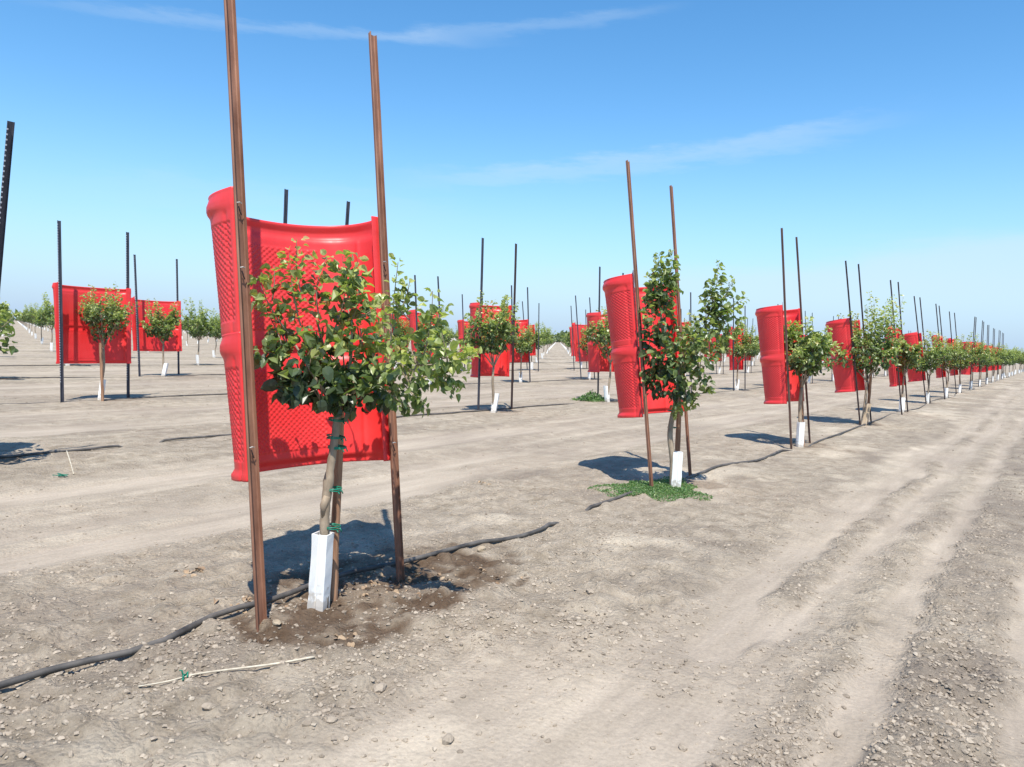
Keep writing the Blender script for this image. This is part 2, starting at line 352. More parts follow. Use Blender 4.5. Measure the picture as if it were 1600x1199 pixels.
# ------------------------------------------------------------------ ground
def zones(x, y):
    """track (smooth), windrow, pale, wet, dark for ground points"""
    a, b = rc(np.stack([x, y], -1))
    wob = (vnoise(a * .35, b * .7, 3) - .5) * .35 + (vnoise(a * 1.3, b * 2.2, 4) - .5) * .16
    near = (b < 6.0)
    bm = b + wob
    bw = b + wob * .35
    # road side
    bw = bw + (vnoise(a * 5, b * 5, 12) - .5) * .10
    tr = band(bm, -2.45, -1.55, .2) + band(bw, -2.90, -2.66, .09) + band(bw, -4.4, -3.36, .09)
    tr = tr * (.72 + .28 * sm(vnoise(a * 1.7, b * 4, 13), .3, .6))
    midr = band(bw, -2.16, -1.98, .07) * sm(vnoise(a * .9, b * 3, 8), .35, .6) * sm(a, 1.6, 2.4)
    wide = sm(a, 1.3, -.3) * band(bm, -2.4, -1.1, .3)
    tr = np.maximum(tr - midr, wide * .9)
    wr = band(bw, -2.66, -2.44, .05) * sm(vnoise(a * 1.1 + 5, b * .5, 9), .25, .5) * sm(8 - a, 0, 4) + band(bw, -3.36, -2.90, .05) + midr * .6
    far = band(bm, -12, -5.2, .3) * .4 * sm(vnoise(a * .2, b * .8, 19), .3, .7)
    # aisles between rows
    c = np.mod(bm, DS); isl = sm(b, .6, 1.2)
    ta = (band(c, 2.0, 3.15, .2) + band(c, 4.1, 5.0, .22) + .5 * band(c, 3.15, 4.1, .2)) * isl
    ta = ta * (.55 + .45 * sm(vnoise(a * .4, b * 2.5, 11), .25, .6))
    track = np.clip(tr + ta + far, 0, 1)
    pale = np.clip(sm(vnoise(a * .8, b * 1.1, 21) * .6 + vnoise(a * 3.1, b * 3.3, 22) * .4, .5, .78) * band(b, -1.6, 1.0, .3), 0, 1) * .75
    pale = pale * sm(b, -3, -1.5) + .25 * sm(vnoise(a * .5, b * 4, 23), .55, .8) * isl
    # damp, stained soil under the emitters
    wet = np.zeros_like(a)
    k = np.round(a / DT)
    da = a - k * DT
    jr = np.round(b / DS); db = b - jr * DS
    nzv = (vnoise(a * 2.1, b * 2.3, 31) - .5) * .55 + (vnoise(a * 7, b * 7, 32) - .5) * .22
    first = (k == 0) & (jr == 0)
    dA = np.where(first, (da - .48) / 1.22, (da - .45) / .62); dB = np.where(first, (db + .02) / .74, (db + .05) / .36)
    r = np.sqrt(dA ** 2 + dB ** 2) + nzv
    wet = (1 - sm(r, .66, .92)) * np.where(first, .95, .55) * (.45 + .55 * sm(vnoise(a * 4.5, b * 5, 33) * .6 + vnoise(a * 14, b * 14, 34) * .4, .30, .52)) * (1 - sm(np.abs(jr), 3.5, 4.5))
    # the small curved smear beside the first damp patch
    pa = (x - SMEAR[0]) ; pb = (y - SMEAR[1])
    sx_ = pa - .35 * pb; d = np.abs(sx_ + .35 * pb * pb)
    wet = np.maximum(wet, (1 - sm(d, .018, .05)) * (1 - sm(np.abs(pb), .10, .17)) * .7)
    dark = np.clip(wr, 0, 1) * (.12 + .45 * sm(vnoise(a * 2.2, b * 3, 44), .3, .7)) + .55 * sm(vnoise(a * 1.2, b * 1.6, 41) * .55 + vnoise(a * 5, b * 5, 42) * .45, .52, .78) * (1 - track) \
        + .35 * band(bm, -1.9, -1.0, .25) * sm(a, 3, 6) * (1 - track) + .3 * sm(vnoise(a * .25, b * 5, 43), .6, .85) * isl
    return track, np.clip(pale, 0, 1), np.clip(wet, 0, 1), np.clip(dark * (1 - pale), 0, .9), np.clip(wr, 0, 1), a, b
SMEAR = ground_at(815, 908)[:2]
def height(x, y, sp=0.0, Z=None):
    track, pale, wet, dark, wr, a, b = Z if Z is not None else zones(x, y)
    def oc(wl_, seed, amp, ex=1.0, st=1.0):
        n = vnoise(a / (wl_ * st), b / wl_, seed)
        return (np.abs(n - .5) * 2 if ex == 2 else n - .5) * amp * np.clip((wl_ / np.maximum(sp, 1e-3) - 1.6) / 2, 0, 1)
    rgh = 1 - track * .9
    z = oc(2.6, 51, .035, st=2) + oc(.9, 52, .028 * rgh, st=1.6)
    z = z + rgh * (oc(.42, 53, .026) + oc(.2, 54, .028) + oc(.1, 55, .030, 2) + oc(.055, 56, .026) + oc(.034, 57, .020))
    z = z + wr * (.018 + oc(.12, 58, .024) + oc(.06, 59, .022))
    cl = vnoise(a / .13, b / .13, 60); z = z + rgh * np.clip(cl - .66, 0, .3) * .10 * np.clip((.13 / np.maximum(sp, 1e-3) - 1.6) / 2, 0, 1)
    z = z - track * .022 - wet * .012
    # fine lengthwise tyre lines in the tracks
    z = z + track * (vnoise(a / 1.5, b / .055, 61) - .5) * .009 * np.clip((.055 / np.maximum(sp, 1e-3) - 1.2) / 1.5, 0, 1)
    c = np.mod(b, DS); z = z + .035 * np.cos(2 * math.pi * c / DS)
    return z - .03
def axis(lo, hi, s0, g):
    out = [0.0]; x = 0.0
    while x < hi: x += max(s0, g * abs(x)); out.append(x)
    neg = []; x = 0.0
    while x > lo: x -= max(s0, g * abs(x)); neg.append(x)
    return np.array(neg[::-1] + out)
gx = axis(-2500, 2500, .019, .0088)
gy_ = [-40.0, -20, -10, -6, -4, -2.5, -1.5, -.8, -.2, .3, .7]; y_ = 1.0
while y_ < 3000:
    gy_.append(y_); y_ += max(.017, .0048 * y_ if y_ < 14 else .008 * y_ if y_ < 60 else .02 * y_)
gy = np.array(gy_)
X, Y = np.meshgrid(gx, gy)
spx = np.abs(np.gradient(gx)); spy = np.abs(np.gradient(gy)); SP = np.maximum(*np.meshgrid(spx, spy))
Zn = zones(X, Y)
Zg = height(X, Y, SP, Zn)
nx, ny = len(gx), len(gy)
idx = np.arange(nx * ny).reshape(ny, nx)
Q = np.stack([idx[:-1, :-1], idx[:-1, 1:], idx[1:, 1:], idx[1:, :-1]], -1).reshape(-1, 4)
me = mesh_from('ground', np.stack([X, Y, Zg], -1).reshape(-1, 3), [Q], [M_ground], None, True,
               {'track': Zn[0].ravel(), 'pale': Zn[1].ravel(), 'wet': Zn[2].ravel(), 'dark': Zn[3].ravel()})
tag(link('ground', me), kind='structure')
print('ground verts', nx * ny)
def gz(x, y):
    x = np.atleast_1d(np.asarray(x, float)); y = np.atleast_1d(np.asarray(y, float))
    d = np.hypot(x, y); r = height(x, y, np.maximum(.02, .006 * d)); return r if len(r) > 1 else float(r[0])

# ------------------------------------------------------------------ loose clods (uncountable)
def ico():
    t = (1 + 5 ** .5) / 2
    V = np.array([(-1, t, 0), (1, t, 0), (-1, -t, 0), (1, -t, 0), (0, -1, t), (0, 1, t), (0, -1, -t), (0, 1, -t), (t, 0, -1), (t, 0, 1), (-t, 0, -1), (-t, 0, 1)], float)
    V /= np.linalg.norm(V[0])
    Fc = np.array([(0, 11, 5), (0, 5, 1), (0, 1, 7), (0, 7, 10), (0, 10, 11), (1, 5, 9), (5, 11, 4), (11, 10, 2), (10, 7, 6), (7, 1, 8), (3, 9, 4), (3, 4, 2), (3, 2, 6), (3, 6, 8), (3, 8, 9), (4, 9, 5), (2, 4, 11), (6, 2, 10), (8, 6, 7), (9, 8, 1)])
    return V, Fc
IV, IF = ico()
def clods(n, rmin, rmax, dmax, power, s0, s1, name_seed, accept):
    rg = np.random.default_rng(name_seed)
    r = rmin + (rmax - rmin) * rg.random(n) ** power; th = rg.uniform(-.72, .72, n)
    x = r * np.sin(th); y = r * np.cos(th)
    Z = zones(x, y); p = accept(Z, x, y)
    k = rg.random(n) < p
    x, y = x[k], y[k]; Z = tuple(q[k] for q in Z)
    m = len(x); s = s0 + (s1 - s0) * rg.random(m) ** 3.2
    z = height(x, y, np.maximum(.02, .006 * np.hypot(x, y)), Z)
    V = IV[None] * (1 + .8 * (rg.random((m, 12, 1)) - .5)) * s[:, None, None] * np.stack([rg.uniform(.8, 1.5, m), rg.uniform(.7, 1.1, m), rg.uniform(.4, .85, m)], -1)[:, None]
    an = rg.uniform(0, 6.28, m); c, sn = np.cos(an)[:, None], np.sin(an)[:, None]
    V = np.stack([V[..., 0] * c - V[..., 1] * sn + x[:, None], V[..., 0] * sn + V[..., 1] * c + y[:, None], V[..., 2] + (z + s * .22)[:, None]], -1)
    Fc = (IF[None] + (np.arange(m) * 12)[:, None, None]).reshape(-1, 3)
    tint = np.repeat(np.clip(rg.normal(.5, .22, m) - Z[3] * .25 - Z[2] * .35, 0, 1), 12)
    return V.reshape(-1, 3), Fc, tint
def acc(Z, x, y):
    patch = sm(vnoise(Z[5] * 1.3, Z[6] * 1.5, 71) * .6 + vnoise(Z[5] * 4, Z[6] * 4, 72) * .4, .38, .72)
    return np.clip((1 - Z[0]) * (.12 + .72 * patch) + Z[4] * .8 + .012, 0, 1) * (1 - .85 * Z[2])
parts = [clods(110000, 1.6, 9, 0, 1.2, .0025, .0145, 5, acc), clods(16000, 4, 24, 0, 1.2, .006, .018, 6, acc),
         clods(11000, 1.6, 7, 0, 1.2, .002, .009, 8, lambda Z, x, y: np.clip(.25 + Z[4], 0, 1)),
         clods(90000, 1.8, 14, 0, 1.2, .003, .016, 7, lambda Z, x, y: Z[4] * (.25 + .75 * sm(vnoise(Z[5] * 1.6, Z[6] * 3, 73), .35, .7)))]
off = 0; Vs = []; Fs = []; Ts = []
for v_, f_, t_ in parts: Vs.append(v_); Fs.append(f_ + off); Ts.append(t_); off += len(v_)
me = mesh_from('soil_clods', np.concatenate(Vs), [np.concatenate(Fs)], [M_clod], None, False, {'tint': np.concatenate(Ts)})
tag(link('soil_clods', me), 'loose dry soil clods and gravel scattered over the bare ground', 'gravel', None, 'stuff')

# ------------------------------------------------------------------ leaves and trees
# leaf template: length along +y, fold along the midrib
LT = np.array([(0, 0, 0), (-.34, .14, .10), (-.47, .48, .14), (-.33, .80, .04), (0, 1.0, -.12), (.33, .80, .04), (.47, .48, .14), (.34, .14, .10), (0, .22, 0), (0, .6, -.02)], float)
LQ = np.array([(1, 2, 9, 8), (9, 6, 7, 8), (2, 3, 4, 9), (4, 5, 6, 9)]); LTR = np.array([(0, 1, 8), (8, 7, 0)])
def add_leaves(mb, P, D, S, tint, rg, curl=.4, up=.95):
    """P points, D directions, S sizes"""
    n = len(P)
    D = D / (np.linalg.norm(D, axis=1)[:, None] + 1e-9)
    nr = rg.normal(0, .75, (n, 3)); nr[:, 2] += up
    X_ = np.cross(D, nr); X_ /= np.linalg.norm(X_, axis=1)[:, None] + 1e-9
    Z_ = np.cross(X_, D)
    T = LT[None].repeat(n, 0).copy()
    fold = rg.uniform(.3, 3.2, (n, 1)); T[..., 2] *= fold
    T[..., 2] -= rg.uniform(-.3, 1.0, (n, 1)) * curl * T[..., 1] ** 2
    T[..., 0] *= rg.uniform(.68, 1.05, (n, 1))
    V = P[:, None] + S[:, None, None] * (T[..., 0:1] * X_[:, None] + T[..., 1:2] * D[:, None] + T[..., 2:3] * Z_[:, None])
    o = (np.arange(n) * 10)[:, None, None]
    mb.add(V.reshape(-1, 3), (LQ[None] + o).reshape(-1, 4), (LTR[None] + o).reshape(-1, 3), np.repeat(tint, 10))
class Tree:
    def __init__(s, seed): s.rg = np.random.default_rng(seed); s.leaf = MB(); s.br = MB(); s.n = 0
    def limb(s, P, r0, r1, seg=7):
        P = smooth_path(P, 5); s.br.tube(P, np.linspace(r0, r1, len(P)), seg, cap=True)
    def shoot(s, p0, p1, n, size=.07, young=.6, bow=.08, r=.005, start=.12, spread=1.0):
        n = int(n * 1.6); size *= 1.0; rg = s.rg; p0 = np.asarray(p0, float); p1 = np.asarray(p1, float)
        L = np.linalg.norm(p1 - p0); mid = (p0 + p1) / 2 + rg.normal(0, bow * L, 3) + np.array([0, 0, -.06 * L])
        t = np.linspace(0, 1, 9)[:, None]; P = (1 - t) ** 2 * p0 + 2 * t * (1 - t) * mid + t * t * p1
        s.br.tube(P, np.linspace(r, .0016, 9), 4, cap=False)
        tt = np.clip(np.linspace(start, 1, n) + rg.normal(0, .02, n), 0, 1)[:, None]
        Q_ = (1 - tt) ** 2 * p0 + 2 * tt * (1 - tt) * mid + tt * tt * p1
        ax = (p1 - p0) / (L + 1e-9)
        D = rg.normal(0, 1, (n, 3)); D -= (D @ ax)[:, None] * ax; D /= np.linalg.norm(D, axis=1)[:, None]
        D = D * spread + ax * rg.uniform(.1, 1.0, (n, 1)) ; D[:, 2] -= .15
        pet = rg.uniform(.01, .05, (n, 1)) * spread; Dn = D / np.linalg.norm(D, axis=1)[:, None]
        S = size * rg.uniform(.6, 1.2, n) * (1 - .35 * tt[:, 0] ** 3)
        tint = np.clip(.22 + (young - .25) * tt[:, 0] + rg.normal(0, .13, n), 0, 1)
        add_leaves(s.leaf, Q_ + Dn * pet, D, S, tint, rg); s.n += n
    def blob(s, c, rad, n, size=.07, tint=.2, shell=.35):
        rg = s.rg; c = np.asarray(c, float); size *= .92
        d = rg.normal(0, 1, (n, 3)); d /= np.linalg.norm(d, axis=1)[:, None]
        rr = (shell + (1 - shell) * rg.random((n, 1))) ** .6 * (1 + .22 * np.sin(d[:, :1] * 5 + d[:, 2:] * 7 + c[0] * 9))
        P = c + d * rr * np.asarray(rad)
        D = d + rg.normal(0, .6, (n, 3)); D[:, 2] -= .35
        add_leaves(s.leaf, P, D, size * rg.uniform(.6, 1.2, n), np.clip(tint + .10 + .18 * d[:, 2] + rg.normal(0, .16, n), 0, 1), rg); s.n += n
        for k in range(max(3, n // 30)):
            s.br.tube([c + [0, 0, -rad[2] * .8], c + d[k] * rr[k] * np.asarray(rad) * .5, P[k]], [.006, .004, .002], 4, cap=False)

def generic_tree(seed, h=2.5, cw=.57, trunk_h=1.0, up=11, dens=1.6, zc=1.45, size=.084, young=.65):
    t = Tree(seed); rg = t.rg
    sway = rg.normal(0, .05, 2)
    trunk = [np.array([0, 0, -.1]), np.array([sway[0] * .3, sway[1] * .3, .35]), np.array([sway[0], sway[1], .7]), np.array([sway[0] * .8, sway[1] * .8, trunk_h])]
    c = np.array([sway[0], sway[1], zc])
    n_l = 6
    for k in range(n_l):
        a = k / n_l * 6.28 + rg.normal(0, .3); q_ = cw * rg.uniform(.5, .95); e = c + [q_ * math.cos(a), q_ * math.sin(a), rg.uniform(-.12, .38)]
        t.limb([trunk[-1], (trunk[-1] + e) / 2 + [0, 0, .02], e], .016, .006, 5)
        t.blob(e + [0, 0, -.02], (.20 * cw / .46, .20 * cw / .46, .17), int(62 * dens), size, .2)
        for q in range(2):
            t.shoot(e, e + [rg.normal(0, .12) + .18 * math.cos(a), rg.normal(0, .12) + .18 * math.sin(a), rg.uniform(.1, .35)], int(14 * dens), size, young)
    t.blob(c, (cw * .62, cw * .62, .26), int(190 * dens), size, .22, .2)
    for k in range(up):
        a = rg.uniform(0, 6.28); r = cw * rg.uniform(.1, .65); p0 = c + [r * math.cos(a), r * math.sin(a), .12]
        t.shoot(p0, p0 + [rg.normal(.04, .12) + .16 * math.cos(a), rg.normal(0, .1) + .16 * math.sin(a), (h - zc - .12) * rg.uniform(.5, 1.0)], int(22 * dens), size * .95, young + .1, r=.006)
    tb = MB(); P = smooth_path(trunk, 4); tb.tube(P, np.linspace(.034, .024, len(P)), 9)
    return t, tb
def guard_mesh(h=.43, w=.055, lean=(0, 0), mat_=None, seed=0):
    mb = MB(); rg = np.random.default_rng(seed); rows = 9
    prof = [(-1, -.8), (-.15, -1.0), (0, -.80), (.18, -1.0), (1, -.85), (1.02, .8), (0, 1), (-1, .85)]
    V = []
    for sgn in (1, .86):
        for k in range(rows):
            z = -.04 + (h + .04) * k / (rows - 1)
            for i, (px_, py_) in enumerate(prof):
                j = 1 + .13 * (vnoise(np.array([i * 3.1]), np.array([k * .9 + seed]), 5)[0] - .5)
                V.append((px_ * w * sgn * j + lean[0] * z, py_ * w * sgn * j + lean[1] * z, z))
    n = len(prof); q = []
    for L_ in (0, 1):
        o = L_ * rows * n
        for k in range(rows - 1):
            for i in range(n):
                a, b_, c_, d_ = o + k * n + i, o + k * n + (i + 1) % n, o + (k + 1) * n + (i + 1) % n, o + (k + 1) * n + i
                q.append((a, b_, c_, d_) if L_ == 0 else (d_, c_, b_, a))
    o0 = (rows - 1) * n; o1 = rows * n + o0
    for i in range(n): q.append((o0 + i, o0 + (i + 1) % n, o1 + (i + 1) % n, o1 + i))
    mb.add(V, q); return mb.mesh('trunk_guard', mat_ or M_guard)

ORD = ['first', 'second', 'third', 'fourth', 'fifth', 'sixth', 'seventh', 'eighth', 'ninth', 'tenth', 'eleventh', 'twelfth', 'thirteenth', 'fourteenth', 'fifteenth', 'sixteenth',
       'seventeenth', 'eighteenth', 'nineteenth', 'twentieth', 'twenty first', 'twenty second', 'twenty third', 'twenty fourth', 'twenty fifth', 'twenty sixth', 'twenty seventh', 'twenty eighth', 'twenty ninth', 'thirtieth']
ROW = ['front row', 'second row', 'third row', 'fourth row', 'fifth row', 'sixth row', 'seventh row', 'eighth row', 'ninth row', 'tenth row', 'eleventh row', 'twelfth row', 'thirteenth row', 'fourteenth row', 'fifteenth row', 'sixteenth row', 'seventeenth row', 'eighteenth row', 'nineteenth row', 'twentieth row']
START = {0: 0, 1: 0, 2: 1, 3: 2}

def place_tree(meshes, pos, rz, label, group, scale=1.0, cat='tree', guard=None, extra=()):
    root = link('pistachio_tree', None); root.empty_display_size = .2
    root.location = pos; root.rotation_euler = (0, 0, rz); root.scale = (scale,) * 3
    tag(root, label, cat, group)
    for nm, m in meshes.items():
        o = bpy.data.objects.new(nm, m); COL.objects.link(o); o.parent = root
    return root

G_SH = 'young trees standing in front of red shades'; G_PL = 'plain young trees in the rows beyond the shades'
# --- the nearest tree, measured shoot by shoot
def hero0():
    t = Tree(101); Y0 = T0[1]
    P = lambda x, y, dy=0.0: at_depth(x, y, Y0 + dy) - T0
    tb = MB()
    tr = smooth_path([P(505, 955), P(507, 880), P(507, 835), P(508, 800), P(511, 772), P(516, 735), P(521, 700), P(526, 665), P(528, 640)], 4)
    rr = np.interp(np.linspace(0, 1, len(tr)), [0, .3, .5, .56, .62, 1], [.030, .028, .027, .033, .024, .023])
    tb.tube(tr, rr * (1 + .06 * np.sin(np.arange(len(tr)) * 2.1)), 11)
    tb.tube([P(511, 775, -.015), P(506, 790, -.02), P(505, 808, -.015)], [.02, .024, .012], 8)
    fork = P(528, 640)
    limbs = [[fork, P(514, 622, -.02), P(492, 590, -.06), P(462, 540, -.12)], [fork, P(524, 605, .05), P(510, 560, .1), P(495, 500, .12)],
             [fork, P(542, 622, .03), P(556, 592, .08), P(590, 555, .08)], [fork, P(540, 610, .04), P(548, 560, .02), P(550, 500, 0)],
             [fork, P(560, 605, .06), P(600, 585, .1), P(645, 578, .04)], [fork, P(545, 600, .1), P(575, 560, .25), P(600, 520, .3)]]
    for L_ in limbs: t.limb(L_, .017, .006)
    # dense lower crown; shade painted into its lowest clumps as darker leaf tint
    for (x, y, dy, rx_, rz_, n, sz, ti) in [
        (475, 565, -.05, .20, .17, 120, .080, .06), (505, 605, 0, .20, .12, 120, .086, -.06), (560, 612, .05, .20, .11, 110, .084, -.05),
        (540, 550, .05, .24, .17, 135, .070, .24), (600, 565, .12, .22, .15, 110, .064, .28), (452, 520, -.05, .15, .13, 30, .066, .30),
        (640, 572, -.15, .17, .12, 80, .054, .36), (500, 512, .1, .16, .14, 26, .066, .40), (565, 512, .15, .15, .14, 26, .066, .42),
        (590, 612, .15, .13, .08, 36, .066, .05), (470, 602, -.02, .10, .09, 36, .088, -.05), (650, 545, -.1, .12, .10, 34, .058, .4), (550, 480, .25, .15, .14, 22, .066, .45), (600, 500, .25, .10, .14, 16, .06, .45)]:
        t.blob(P(x, y, dy), (rx_, .22, rz_), n, sz, ti)
    S = lambda a, b, n, size=.07, y=.68, **k: t.shoot(P(*a), P(*b), int(n * 1.25), size * .95, y, **k)
    S((470, 510, -.1), (452, 395, -.12), 22, .066); S((472, 460, -.1), (464, 374, -.1), 14, .058, .9)
    S((450, 520, -.1), (403, 432, -.15), 18, .07); S((445, 560, -.1), (408, 475, -.1), 12, .07); S((450, 560, -.1), (408, 545, -.2), 12, .075, .4)
    S((425, 470, -.1), (428, 415, -.12), 10, .072); S((500, 500, 0), (512, 402, -.02), 24, .072); S((520, 520, 0), (540, 430, -.05), 22, .074)
    S((535, 460, 0), (560, 405, -.05), 14, .07, .7); S((550, 500, 0), (560, 440, -.05), 16, .072); S((545, 470, -.02), (535, 400, -.02), 12, .066, .6)
    S((610, 540, -.1), (622, 410, -.18), 20, .055, .7, spread=.8); S((628, 480, -.15), (640, 440, -.2), 9, .05, .75); S((560, 500, -.05), (598, 478, -.1), 14, .055, .8)
    S((660, 560, -.2), (676, 455, -.3), 20, .056, .75); S((670, 520, -.25), (694, 478, -.3), 12, .056, .72); S((650, 570, -.2), (742, 555, -.4), 30, .06, .85)
    S((690, 560, -.3), (730, 540, -.4), 14, .062, .85); S((640, 590, -.2), (716, 588, -.3), 26, .055, .6); S((630, 600, -.1), (664, 634, -.15), 16, .056, .4)
    S((680, 585, -.25), (712, 606, -.3), 12, .05, .35); S((590, 600, -.05), (648, 640, -.1), 18, .06, .3); S((460, 590, 0), (446, 618, -.05), 12, .085, .2)
    S((540, 620, 0), (528, 636, -.1), 8, .07, .1); S((640, 500, -.15), (612, 465, -.2), 12, .05, .7); S((700, 570, -.3), (690, 520, -.35), 12, .06, .8)
    return t, tb, tr
t0, tb0, tr0 = hero0()
root0 = link('pistachio_tree', None); root0.location = T0
tag(root0, 'nearest leafy young pistachio tree in front of the largest red shade', 'tree', G_SH)
link('trunk', tb0.mesh('trunk', M_bark, True), root0); link('branches', t0.br.mesh('branches', M_bark, True), root0)
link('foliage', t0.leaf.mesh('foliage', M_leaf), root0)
g_o = link('trunk_guard', guard_mesh(.445, .050, (.04, 0), None, 3), root0); g_o.location = (-.012, -.01, 0); g_o.rotation_euler = (0, 0, -.25)
print('hero leaves', t0.n)
# green ties round trunk and stake
for (x, y) in [(529, 657), (526, 684), (528, 700), (521, 765), (519, 824)]:
    c = at_depth(x + 2, y, T0[1] + .03) - T0; mb = MB()
    for q in range(2):
        ang = np.linspace(0, 6.28, 17); tilt = random.uniform(-.15, .15)
        mb.tube([c + [.052 * math.cos(a) - .012, .05 * math.sin(a), tilt * .05 * math.cos(a) + .008 * q] for a in ang], .0045, 5, cap=False)
    mb.tube([c + [.03, -.05, 0], c + [.055, -.065, .012], c + [.062, -.06, -.01]], .004, 5)
    mb.tube([c + [.03, -.05, 0], c + [.045, -.07, -.012]], .004, 5)
    link('tie_tape', mb.mesh('tie_tape', M_tie, True), root0)

def stake_mesh(P0, P1, w=.024, seed=0):
    mb = MB(); P0 = np.asarray(P0, float); P1 = np.asarray(P1, float); rg = np.random.default_rng(seed)
    P = [P0 + (P1 - P0) * t + rg.normal(0, .0015, 3) for t in np.linspace(0, 1, 12)]
    mb.tube(P, w * (1 + .04 * np.sin(np.arange(12) * 1.7 + seed)), 9); return mb.mesh('wooden_stake', M_wood)
b0 = ground_at(520, 936); b1 = at_depth(534, 582, b0[1] + .02)
o = link('wooden_stake', stake_mesh((0, 0, -.15), b1 - b0, .026)); o.location = b0
tag(o, 'reddish brown wooden stake tied with green tape to the nearest tree trunk', 'stake')

# --- second front-row tree: two tall leafy columns
def hero1():
    t = Tree(202); p = grid_pos(1, 0); Y0 = p[1]
    P = lambda x, y, dy=0.0: at_depth(x, y, Y0 + dy) - p
    tb = MB(); tr = smooth_path([P(1050, 775), P(1051, 720), P(1047, 685), P(1049, 660), P(1056, 630), P(1060, 600)], 4)
    tb.tube(tr, np.linspace(.036, .026, len(tr)), 9)
    f = P(1060, 600)
    for L_ in [[f, P(1048, 570), P(1035, 520), P(1032, 460)], [f, P(1070, 570, -.1), P(1085, 550, -.15), P(1095, 525, -.2)], [f, P(1062, 560, .1), P(1070, 510, .15)], [f, P(1040, 590, .1), P(1022, 560, .1)]]: t.limb(L_, .02, .008)
    for (x, y, dy, r1, r2, n, sz, ti) in [(1032, 560, 0, .19, .32, 170, .085, .06), (1028, 500, 0, .18, .30, 130, .08, .12), (1060, 560, -.1, .22, .30, 150, .08, .14),
                                          (1035, 595, 0, .22, .20, 110, .085, .05), (1085, 540, -.15, .2, .28, 90, .075, .3), (1072, 600, -.1, .17, .20, 80, .085, .08), (1035, 450, 0, .16, .24, 85, .075, .2), (1095, 560, -.2, .16, .22, 60, .072, .22), (1086, 525, -.12, .15, .16, 34, .068, .3), (1106, 515, -.15, .13, .14, 26, .066, .35)]:
        t.blob(P(x, y, dy), (r1, .25, r2), n, sz, ti)
    S = lambda a, b, n, size=.075, y=.55, **k: t.shoot(P(*a), P(*b), n, size, y, **k)
    for a, b, n in [((1030, 480), (1030, 396), 46), ((1040, 460), (1050, 392), 40), ((1020, 480), (1014, 430), 28), ((1035, 500), (1052, 420), 34), ((1015, 540), (1008, 470), 20),
                    ((1095, 520), (1122, 412), 44), ((1105, 500), (1145, 436), 34), ((1110, 520), (1165, 466), 40), ((1110, 540), (1160, 500), 34), ((1100, 480), (1115, 440), 24),
                    ((1090, 540), (1100, 470), 28), ((1120, 500), (1133, 460), 20), ((1100, 580), (1112, 610), 16), ((1070, 610), (1082, 634), 16), ((1100, 560), (1130, 530), 18), ((1050, 620), (1060, 648), 12),
                    ((1125, 520), (1150, 480), 12), ((1080, 550), (1082, 490), 14)]:
        S((*a, -.1), (*b, -.15), n)
    return t, tb
t1, tb1 = hero1(); p1 = grid_pos(1, 0)
r1 = link('pistachio_tree', None); r1.location = p1; tag(r1, 'tall two column leafy tree with a green weed patch at its foot', 'tree', G_SH)
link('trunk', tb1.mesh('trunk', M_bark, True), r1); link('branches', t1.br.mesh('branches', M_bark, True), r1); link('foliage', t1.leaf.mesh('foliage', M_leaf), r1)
link('trunk_guard', guard_mesh(.42, .055, (.01, 0), None, 4), r1)
for (x, y) in [(1050, 642), (1050, 668)]:
    c = at_depth(x, y, p1[1] + .04) - p1; mb = MB(); ang = np.linspace(0, 6.28, 13)
    mb.tube([c + [.05 * math.cos(a), .06 * math.sin(a), 0] for a in ang], .005, 5, cap=False); link('tie_tape', mb.mesh('tie_tape', M_tie, True), r1)
b0 = ground_at(1058, 758); b1 = at_depth(1062, 600, b0[1])
o = link('wooden_stake', stake_mesh((0, 0, -.15), b1 - b0, .03, 5)); o.location = b0
tag(o, 'grey brown wooden stake behind the trunk of the second front row tree', 'stake')

# --- generic trees
GEN = []
for sd, kw in enumerate([dict(), dict(h=2.75, up=12), dict(h=2.35, cw=.6), dict(h=2.65, cw=.5, up=9), dict(h=2.4, cw=.62, up=9, zc=1.5), dict(h=2.8, cw=.52, up=14, zc=1.4)]):
    t, tb = generic_tree(300 + sd, **kw)
    GEN.append({'trunk': tb.mesh('trunk', M_bark, True), 'branches': t.br.mesh('branches', M_bark, True), 'foliage': t.leaf.mesh('foliage', M_leaf)})
    print('gen', t.n)
GUARDS = [guard_mesh(.42, .055, l, None, 10 + k) for k, l in enumerate([(0, 0), (.12, .05), (-.08, .1), (.2, 0)])]
special = {(2, 0): dict(h=2.15, cw=.44, up=5, zc=1.45, size=.08, young=.7, dens=1.9), (3, 0): dict(h=3.0, cw=.62, up=18, zc=1.45), (4, 0): dict(h=1.9, cw=.44, up=2, zc=1.45),
           (1, 2): dict(h=2.5, cw=.42, up=12, zc=1.5, trunk_h=1.1, size=.066), (2, 1): dict(h=2.6, cw=.47, up=11, zc=1.5, trunk_h=1.0), (2, 3): dict(h=2.4, cw=.42, up=10, zc=1.4), (0, 1): dict(h=2.7, cw=.76, up=16)}
DESC = {(2, 0): 'low spreading tree', (3, 0): 'bushy tree with tan guard', (4, 0): 'small round tree', (1, 2): 'upright tree', (2, 3): 'tree with leaning guard'}
SHADED = [(i, 0) for i in range(2, 14)] + [(i, 1) for i in range(0, 14)] + [(i, 2) for i in range(1, 14)] + [(i, 3) for i in range(2, 14)]
